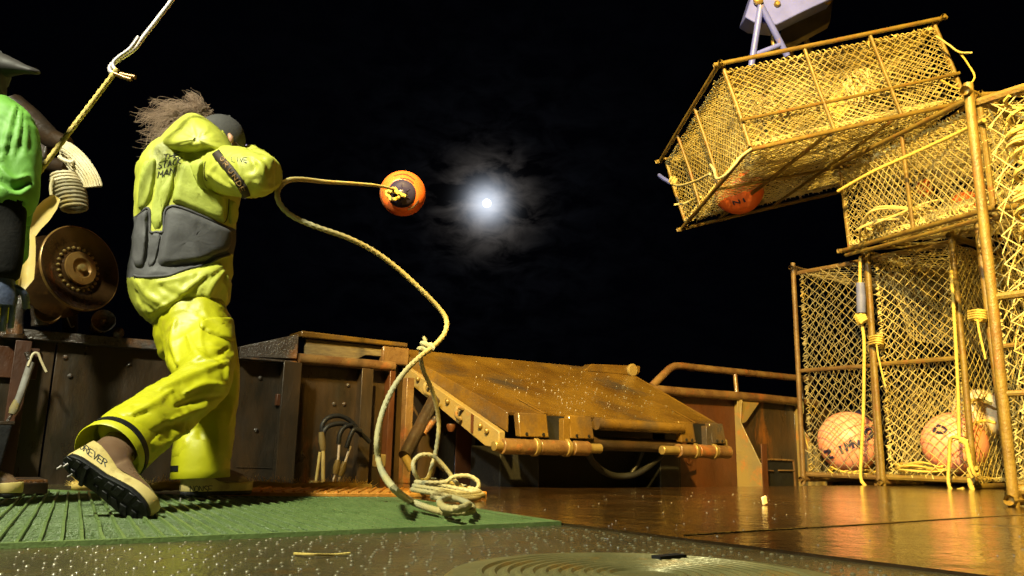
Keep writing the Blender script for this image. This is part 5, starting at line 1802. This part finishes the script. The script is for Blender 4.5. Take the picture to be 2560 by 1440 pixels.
# cuff hems (open, turned edge) with dark tape
def cuff(c_st, nxt, tape_t, name):
    """a short open sleeve round the leg end with thickness"""
    cs = [P(*c_st[:3]), P(*nxt[:3])]
    t = (cs[1] - cs[0]).normalized()
    view = (cs[0] - CAM).normalized()
    ac = t.cross(view).normalized()
    dvv = ac.cross(t).normalized()
    mbx, tp = MB(), MB()
    ra, rd = c_st[3] * pxs(cs[0]), c_st[4]
    rings = []
    for d, k in ((-.10, .96), (-.06, 1.08), (-.02, 1.10), (.02, 1.105), (.052, 1.115), (.055, 1.09), (.03, 1.04), (-.03, 1.0)):
        rings.append([cs[0] + t * d + ac * (ra * k * math.cos(a)) + dvv * (rd * k * math.sin(a)) for a in np.linspace(0, 2 * math.pi, 40, endpoint=False)])
    mbx.rings(rings, cap=False)
    if tape_t:
        rings = []
        for d, k in ((-.001, 1.10), (.0, 1.125), (.022, 1.13), (.023, 1.105)):
            rings.append([cs[0] + t * d + ac * (ra * k * math.cos(a)) + dvv * (rd * k * math.sin(a)) for a in np.linspace(tape_t[0], tape_t[1], 30)])
        n_ = 30
        v_ = [p for r in rings for p in r]
        tp.add(v_, [(i * n_ + k, i * n_ + k + 1, (i + 1) * n_ + k + 1, (i + 1) * n_ + k) for i in range(3) for k in range(n_ - 1)])
    o = part(mbx, name, 'pants', man, angle=60)
    if tape_t:
        part(tp, 'cuff_tape', 'black', o, angle=60)
    return o


cuff((292, 1121, 2.70, 78, .100), (244, 1157, 2.61, 0, 0), (-2.9, .3), 'trouser_cuff')
cuff((502, 1162, 3.44, 63, .112), (501, 1188, 3.44, 0, 0), (2.5, 3.9), 'trouser_cuff')
# cargo pocket flap on the thigh
fl = part(puff(MB(), [(496, 798), (575, 792), (584, 800), (586, 856), (574, 852), (500, 826)], ptb, .012, None, soft=1), 'pocket_flap', 'pants', pt, angle=180)
# jacket skirt edge
# gloves
def glove(mbx, wrist, d, up, s=1.0, curl=.6):
    """palm and five bent fingers from the wrist point, d = pointing direction, up = back of hand"""
    d = Vector(d).normalized()
    up = (Vector(up) - d * Vector(up).dot(d)).normalized()
    sd = d.cross(up)
    pr = []
    for t, w_, h_ in ((0, .030, .022), (.03, .038, .022), (.07, .043, .020), (.095, .040, .016)):
        c = Vector(wrist) + d * (t * s)
        pr.append([c + sd * (w_ * s * math.cos(a)) + up * (h_ * s * math.sin(a)) for a in np.linspace(0, 2 * math.pi, 16, endpoint=False)])
    mbx.rings(pr)
    for k, (o_, L, r_) in enumerate(((-.030, .068, .0085), (-.010, .078, .009), (.011, .073, .0088), (.030, .056, .008))):
        b = Vector(wrist) + d * (.09 * s) + sd * (o_ * s)
        p, dirn = [b], d.copy()
        for j in range(3):
            dirn = (dirn - up * math.tan(curl * .55)).normalized()
            p.append(p[-1] + dirn * (L * s * (.42, .32, .26)[j]))
        mbx.tube(spline([b - d * .02 * s] + p, 3), r_ * s, 8)
    b = Vector(wrist) + d * (.035 * s) - sd * (.034 * s)
    mbx.tube(spline([b, b + (d * .6 - sd * .7) * (.035 * s), b + (d * .9 - sd * .55 - up * .4) * (.062 * s)], 4), .0105 * s, 8)
    return mbx


g = glove(MB(), P(618, 380, 3.72), (-.9, .2, .45), (0, -.8, .5), 1.0, .9)
part(g, 'glove', 'purple', man, angle=60)
g = glove(MB(), P(545, 478, 3.98), (.95, .1, .1), (0, .8, .5), 1.0, .8)
part(g, 'glove', 'purple', man, angle=60)

# cap
cc_ = P(552, 344, 3.56)
capx = Vector((.80, .55, -.10)).normalized()      # where the person looks
capz = Vector((.28, .02, 1)).normalized()
capy = capz.cross(capx).normalized()
capx = capy.cross(capz)
mb = MB()
rings = []
for i in range(9):
    t = math.pi / 2 * i / 8
    rr = []
    for a in np.linspace(0, 2 * math.pi, 28, endpoint=False):
        seam = 1 + .012 * abs(math.cos(3 * a))
        rr.append(cc_ + capx * (.116 * seam * math.cos(a) * math.cos(t)) + capy * (.100 * seam * math.sin(a) * math.cos(t)) + capz * (-.012 + .122 * math.sin(t)))
    rings.append(rr)
mb.rings(rings)
cp_ = part(mb, 'cap', 'cap_cloth', man, angle=70)
part(MB().ball(cc_ + capz * .110, .008, 8, 6), 'button', 'cap_cloth', cp_)
rings = []
for k, off_ in ((0, 0), (1, .006)):
    pass
vis = []
for a in np.linspace(-1.15, 1.15, 15):
    vis.append(cc_ + capx * (.104 * math.cos(a)) + capy * (.088 * math.sin(a)) - capz * .010)
for a in np.linspace(1.15, -1.15, 15):
    vis.append(cc_ + capx * (.104 * math.cos(a) + .075 * math.cos(a * .9)) + capy * (.085 * math.sin(a)) - capz * (.022 + .012 * abs(math.sin(a))))
part(MB().prism(vis, -capz * .004), 'visor', 'cap_cloth', cp_, angle=60)
part(MB().tube([cc_ + capx * (.117 * math.cos(a)) + capy * (.101 * math.sin(a)) - capz * .014 for a in np.linspace(0, 2 * math.pi, 30)], .004, 6), 'cap_band', 'black', cp_)

# hair blown back from under the cap
mb = MB()
hg = random.Random(3)
clumps = [((352, 296), 15, .55), ((342, 300), 9, .3), ((372, 262), 12, .5), ((400, 262), 10, .5), ((448, 268), 10, .4), ((472, 242), 9, .5), ((486, 240), 8, .5), ((500, 256), 10, .4), ((352, 386), 12, .9), ((362, 372), 16, .9), ((380, 330), 18, .6), ((400, 300), 18, .5), ((370, 318), 16, .6), ((420, 285), 14, .5), ((360, 350), 14, .8), ((385, 350), 16, .8)]
for cx_, (tgt, sc_, curl) in enumerate(clumps):
    cD = 3.50 + hg.gauss(0, .05)
    phase = hg.uniform(0, 6)
    for k in range(46):
        s0 = (508 + hg.gauss(0, 10), 286 + hg.gauss(0, 11))
        e = (tgt[0] + hg.gauss(0, sc_ * .55), tgt[1] + hg.gauss(0, sc_ * .55))
        mid = ((s0[0] * .45 + e[0] * .55), (s0[1] * .45 + e[1] * .55) - 18 * hg.uniform(.2, 1.0) + (30 if tgt[1] > 340 else 0) * hg.uniform(0, .8))
        pts = []
        L = hg.uniform(.75, 1.05)
        ph = phase + hg.gauss(0, .9)
        for i in range(9):
            t = i / 8 * L
            x = (1 - t) ** 2 * s0[0] + 2 * t * (1 - t) * mid[0] + t * t * e[0]
            y = (1 - t) ** 2 * s0[1] + 2 * t * (1 - t) * mid[1] + t * t * e[1]
            amp = (7 + 11 * curl) * t * (.3 + 1.1 * hg.random())
            pts.append(P(x + amp * math.sin(8 * t + ph) + 4 * t * math.sin(19 * t + 2 * ph), y + amp * math.cos(7 * t + ph) + 4 * t * math.cos(17 * t + 2 * ph), 3.52 * (1 - t) + cD * t + .02 * math.sin(5 * t + ph) + hg.gauss(0, .003)))
        mb.tube(spline(pts, 2), [.0013 * (1 - .7 * i / 16) for i in range(17)], 3, cap=False)
part(mb, 'hair', 'hair', man, kind='stuff', angle=180)


# ------------------------------------------------------------------ deck boots
def boot(parent, origin, x, z, s=1.0, shaft=.2, aim=None):
    """origin = middle of the heel on the ground side; x = heel to toe; z = sole to ankle"""
    x = Vector(x).normalized()
    z = (Vector(z) - x * Vector(z).dot(x)).normalized()
    y = z.cross(x)
    o = Vector(origin)

    def q(a, b, c):
        return o + (x * a + y * b + z * c) * s

    def outline(t):
        # half widths of the sole along its length
        pts = [(0, .0), (.012, .022), (.04, .034), (.09, .036), (.14, .034), (.19, .043), (.235, .048), (.27, .042), (.295, .028), (.308, .010), (.312, 0)]
        for i in range(len(pts) - 1):
            if pts[i][0] <= t <= pts[i + 1][0]:
                f = (t - pts[i][0]) / (pts[i + 1][0] - pts[i][0])
                return pts[i][1] * (1 - f) + pts[i + 1][1] * f
        return 0
    ts = [.001, .006, .014, .03, .05, .08, .11, .14, .17, .20, .23, .26, .28, .295, .305, .311]

    def slab(z0, z1, grow, zt=None):
        top, bot = [], []
        pl = [(t, outline(t) + grow) for t in ts] + [(t, -outline(t) - grow) for t in ts[::-1]]
        ctr = .15
        rings = []
        zz = (zt or (lambda t: z1))
        for lev, k in ((z0, .985), (z0 + .003, 1.0)):
            rings.append([q(ctr + (a - ctr) * (1 + grow * 3) * k, b * k, lev) for a, b in pl])
        rings.append([q(ctr + (a - ctr) * (1 + grow * 3), b, zz(a) - .003) for a, b in pl])
        rings.append([q(ctr + (a - ctr) * (1 + grow * 3) * .985, b * .97, zz(a)) for a, b in pl])
        return MB().rings(rings)

    sole = part(slab(-.002, .012, .002), 'sole', 'black', parent, angle=50)
    for t in (.02, .05, .13, .165, .20, .235, .27):
        w_ = outline(t)
        for side in (-1, 1):
            bxm = MB().box(q(t + random.uniform(-.004, .004), side * w_ * .52, -.002), x * (random.uniform(.008, .012) * s), (y * side + x * random.uniform(.2, .7)).normalized() * (w_ * random.uniform(.28, .42) * s), z * (random.uniform(.003, .005) * s))
            part(bxm, 'tread_lug', 'black', sole, bevel=.002)
    part(MB().box(q(.085, 0, -.004), x * (.006 * s), y * (.034 * s), z * (.010 * s)), 'heel_breast', 'black', sole)
    band = part(slab(.012, .038, .004, lambda t: .044 + .055 * max(0, 1 - t / .15) ** .8 + .006 * max(0, (t - .24) / .07)), 'foxing_band', 'bootband', parent, angle=50)
    # upper: vamp lofted from toe to ankle, then the shaft
    rings = []
    for t, h_, w_ in ((.300, .044, .010), (.290, .058, .026), (.27, .075, .037), (.235, .088, .041), (.20, .098, .039), (.165, .112, .037), (.13, .132, .037)):
        c0 = .02
        rr = []
        for a in np.linspace(0, math.pi, 15):
            rr.append(q(t, w_ * math.cos(a), c0 + (h_ - c0) * math.sin(a) ** .8))
        rr += [q(t, -w_ * .8, .012), q(t, w_ * .8, .012)]
        rings.append(rr)
    mbx = MB().rings(rings)
    if aim is None:
        aim = q(.074, 0, shaft)
    path = spline([q(.082, 0, .012), q(.080, 0, .055), q(.077, 0, .10).lerp(Vector(aim), .18), Vector(aim)], 4)
    rings = []
    for i, c in enumerate(path):
        f = i / (len(path) - 1)
        t = (path[min(i + 1, len(path) - 1)] - path[max(i - 1, 0)]).normalized()
        fx = (x - t * x.dot(t)).normalized()
        fy = t.cross(fx)
        rx_, ry_ = (.076 * (1 - f) + .056 * f) * s, (.031 * (1 - f) + .050 * f) * s
        rings.append([c + fx * (rx_ * math.cos(a)) + fy * (ry_ * math.sin(a)) for a in np.linspace(0, 2 * math.pi, 26, endpoint=False)])
    mbx.rings(rings)
    up_ = garment(mbx, 'boot_upper', 'boot', parent, .006, 5)
    # steel spikes under the heel
    for k, t in enumerate((.010, .028, .05)):
        part(MB().tube([q(t, (.012, -.01, .014)[k], -.014), q(t, (.012, -.01, .014)[k], -.03)], [.004 * s, .002 * s], 6), 'spike', 'steel', sole)
    return band, up_


# standing boot: flat on the mat, toe to the right
toe = PZ(632, 1243, .006)
heel = PZ(449, 1248, .006)
dx = (toe - heel)
bd1, bu1 = boot(man, heel + UP * .018, Vector((dx.x, dx.y + .02, 0)), UP, dx.length / .315, .17)
bvb = [bvh_of(bd1.data, base_of(man))]
mb = lettering(MB(), 'L NONSE', (452, 1230), (9.5, 0.1), (0, -16), bvb, .0016, .22, .4, .4)
if mb.v:
    part(mb, 'handwriting', 'ink', bd1, kind='stuff')
# trailing boot: pushed off on its toe, sole showing
T = PZ(356, 1284, .012)
H = P(158, 1148, 2.50)
ank = P(292, 1098, 2.74)
xd = (T - H)
zd = Vector((.28, .90, .50))
print('trailing boot length', xd.length)
bd2, bu2 = boot(man, H, xd, zd, 1.08 * min(1.25, xd.length / .315), .2, P(318, 1098, 2.76))
bvb = [bvh_of(bd2.data, base_of(man))]
mb = lettering(MB(), 'FOREVER', (186, 1112), (9.5, 6.8), (6, -15), bvb, .0017, .18, .4, .4)
if mb.v:
    part(mb, 'handwriting', 'ink', bd2)

# ------------------------------------------------------------------ the thrown line, its loop and the coil on the mat
tl = root('buoy_line', PZ(1100, 1275, .012), 'yellow buoy line looping from the thrown buoy down to the mat', 'rope')
pts = [(1004, 488, 6.15), (985, 474, 6.05), (940, 464, 5.6), (880, 459, 4.9), (815, 455, 4.2), (760, 449, 3.7), (725, 450, 3.45), (702, 464, 3.30), (693, 488, 3.25), (704, 516, 3.25), (735, 543, 3.28), (790, 567, 3.32), (865, 593, 3.40), (930, 625, 3.48), (990, 668, 3.55), (1050, 722, 3.62), (1095, 768, 3.68), (1116, 800, 3.7), (1112, 832, 3.68), (1088, 862, 3.62), (1050, 892, 3.52), (1010, 932, 3.42), (975, 985, 3.32), (952, 1045, 3.24), (942, 1105, 3.18), (950, 1165, 3.14)]
path = [P(*p) for p in pts] + [PZ(982, 1218, .10), PZ(1030, 1254, .035), PZ(1090, 1276, .025), PZ(1140, 1281, .025), PZ(1180, 1276, .027), PZ(1168, 1258, .03), PZ(1130, 1244, .03), PZ(1100, 1252, .035), PZ(1112, 1270, .04), PZ(1150, 1272, .045), PZ(1172, 1262, .045)]
part(MB().rope(path, .0128, n=9), 'line', 'rope_pale', tl)
kn = P(1000, 486, 6.12)
part(MB().rope([kn + Vector((-.10, 0, .02)), kn + Vector((-.04, -.05, .03)), kn + Vector((0, -.04, -.03)), kn + Vector((-.06, -.03, -.05)), kn + Vector((-.10, -.05, .0)), kn + Vector((-.03, -.07, .0)), kn + Vector((.05, -.04, -.03))], .018, n=7), 'knot', 'rope', tl)
sl = root('coil_line', PZ(1120, 1240, .012), 'pale yellow line dropping from a knot to a loose coil on the mat corner', 'rope')
cD = PZ(1120, 1236, .0).y
pts = [(1064, 862, 3.62), (1052, 885, 3.66), (1058, 925, 3.75), (1076, 965, 3.85), (1090, 1010, 3.92), (1097, 1060, 3.98), (1092, 1115, 4.0), (1080, 1165, 4.0), (1070, 1195, 4.0)]
path = [P(*p) for p in pts]
path += [P(1052, 1205, 3.95), P(1036, 1180, 3.9), P(1034, 1155, 3.9), P(1052, 1138, 3.92), P(1082, 1140, 3.95), P(1112, 1168, 3.98), P(1140, 1205, 4.0), P(1165, 1226, 4.0), P(1190, 1224, 3.98), P(1196, 1206, 3.98), P(1172, 1190, 3.98), P(1135, 1192, 3.96), P(1108, 1206, 3.94)]
for k in range(3):
    dz = .004 * k
    path += [P(1040 - 5 * k, 1205 + 9 * k, 3.90 - .06 * k), P(1085, 1200 + 11 * k, 4.05 - .12 * k), P(1150, 1214 + 9 * k, 4.05 - .12 * k), P(1200 + 8 * (k % 2), 1230 + 6 * k, 3.90 - .05 * k), P(1150, 1236 + 7 * k, 3.66 - .06 * k), P(1080, 1222 + 10 * k, 3.66 - .06 * k)]
path += [P(1160, 1236, 3.85), P(1214, 1240, 3.86)]
part(MB().rope(path, .0118, n=8), 'line', 'rope_pale', sl)
part(MB().tube(helix(P(1056, 880, 3.60), P(1074, 858, 3.60), .022, .026, 1, 6), .0115, 7), 'knot', 'rope_pale', sl)
part(MB().rope([P(1066, 860, 3.6), P(1062, 848, 3.6), P(1058, 842, 3.6)], .009, n=7), 'frayed_end', 'rope_pale', sl)

# ------------------------------------------------------------------ the person in green at the left edge
gm = root('person', Vector((P(-70, 1000, 2.80).x, 2.80, 0)), 'person in green rain jacket cut off by the left edge of the photo', 'person')


def folds_green(p, n):
    return .007 * max(ridge(Vector((p.x * 1.3, p.y * 1.3, p.z * .4)), 9, 3.3), -.4) + .004 * ridge(Vector((p.x, p.y, p.z * .45)), 20, 1.1)


mb = MB()
limb(mb, smooth_st([(-70, 160, 2.80, 40, .06), (-66, 190, 2.80, 62, .09), (-66, 225, 2.80, 50, .08), (-74, 262, 2.82, 48, .07), (-80, 320, 2.84, 120, .11), (-84, 450, 2.86, 130, .12), (-90, 620, 2.86, 96, .11), (-100, 760, 2.84, 92, .12)]), 22)
limb(mb, smooth_st([(5, 330, 2.76, 42, .055), (20, 450, 2.73, 38, .05), (16, 560, 2.68, 32, .042), (10, 690, 2.64, 24, .032)]), 16)
limb(mb, smooth_st([(-170, 330, 2.80, 42, .055), (-190, 460, 2.73, 38, .05), (-170, 600, 2.58, 30, .04)]), 16)
for du_ in (-112, -34):
    limb(mb, smooth_st([(-90 + du_, 760, 2.84, 58, .08), (-88 + du_, 1000, 2.80, 42, .06), (-86 + du_, 1240, 2.82, 28, .045)]), 16)
gb = garment(mb, 'body', 'skin', gm, .011, 5)
mb = MB()
limb(mb, smooth_st([(-80, 262, 2.82, 70, .09), (-76, 300, 2.82, 130, .13), (-80, 380, 2.84, 142, .15), (-84, 520, 2.86, 138, .15), (-86, 640, 2.86, 130, .15)]), 36)
limb(mb, smooth_st([(-20, 290, 2.76, 58, .08), (14, 330, 2.74, 68, .085), (24, 400, 2.72, 64, .08), (24, 470, 2.70, 62, .075), (18, 512, 2.68, 56, .07)]), 28)
limb(mb, smooth_st([(-140, 300, 2.80, 58, .08), (-180, 360, 2.78, 64, .08), (-194, 480, 2.73, 56, .07)]), 24)
GF = [([(40, 262), (22, 320), (4, 400)], .007, 7), ([(52, 270), (48, 320), (30, 400)], .007, 6), ([(60, 285), (66, 330), (64, 380)], .006, 6), ([(46, 266), (36, 320), (18, 385)], -.005, 6), ([(57, 276), (57, 325), (48, 385)], -.005, 6),
      ([(0, 420), (30, 450), (70, 440)], .012, 8), ([(5, 470), (40, 490), (75, 470)], .012, 8), ([(0, 445), (35, 470), (75, 455)], -.012, 8), ([(10, 505), (40, 500), (70, 510)], -.010, 6), ([(-20, 300), (-10, 380), (-30, 470)], .014, 9)]
gj = garment(mb, 'jacket', 'greenjacket', gm, .009, 4, folds_green, GF)
mb = MB()
limb(mb, smooth_st([(16, 505, 2.68, 46, .058), (14, 560, 2.68, 44, .055), (10, 640, 2.65, 42, .05), (6, 690, 2.64, 38, .046)]), 24)
part(mb, 'gauntlet', 'cloth_dark', gm, angle=180)
mb = MB()
limb(mb, smooth_st([(74, 440, 2.78, 12, .03), (72, 500, 2.80, 14, .03), (66, 560, 2.82, 10, .02)]), 14)
part(mb, 'jacket_tail', 'greenjacket', gm, angle=180)
g = glove(MB(), P(4, 688, 2.64), (.18, -.1, -1), (.6, -.75, 0), 1.15, .5)
part(g, 'glove', 'glove', gm, angle=60)
mb = MB()
limb(mb, smooth_st([(-90, 690, 2.84, 112, .14), (-100, 790, 2.84, 104, .14)]), 30)
for du_ in (-112, -34):
    limb(mb, smooth_st([(-86 + du_, 780, 2.82, 66, .10), (-84 + du_, 1000, 2.80, 60, .09), (-84 + du_, 1225, 2.82, 56, .085)]), 26)
garment(mb, 'trousers', 'pants', gm, .011, 5, folds_pants)
for du_ in (-112, -34):
    f_ = PZ(-104 + du_, 1262, .0)
    boot(gm, f_ + UP * .03 - Vector((.08, 0, 0)), (1, .2, 0), UP, 1.0, .2)
# dark hood with its peak pushed forward
hc_ = P(-62, 176, 2.80)
gc = part(MB().ball(hc_, .115, 20, 12, (1.05, .95, 1.0)), 'hood', 'cap_cloth', gm, angle=180)
mb = MB()
limb(mb, smooth_st([(-50, 165, 2.80, 44, .08), (-10, 164, 2.80, 35, .065), (25, 167, 2.79, 23, .045), (60, 173, 2.78, 12, .028), (84, 178, 2.78, 8, .03), (96, 181, 2.78, 4, .015)]), 24)
part(mb, 'hood_peak', 'visor', gc, angle=180)
mb = MB()
limb(mb, smooth_st([(-66, 128, 2.80, 40, .09), (-60, 165, 2.80, 62, .12), (-58, 215, 2.80, 64, .12), (-64, 268, 2.82, 70, .11)]), 28)
part(mb, 'hood_side', 'visor', gc, angle=180)
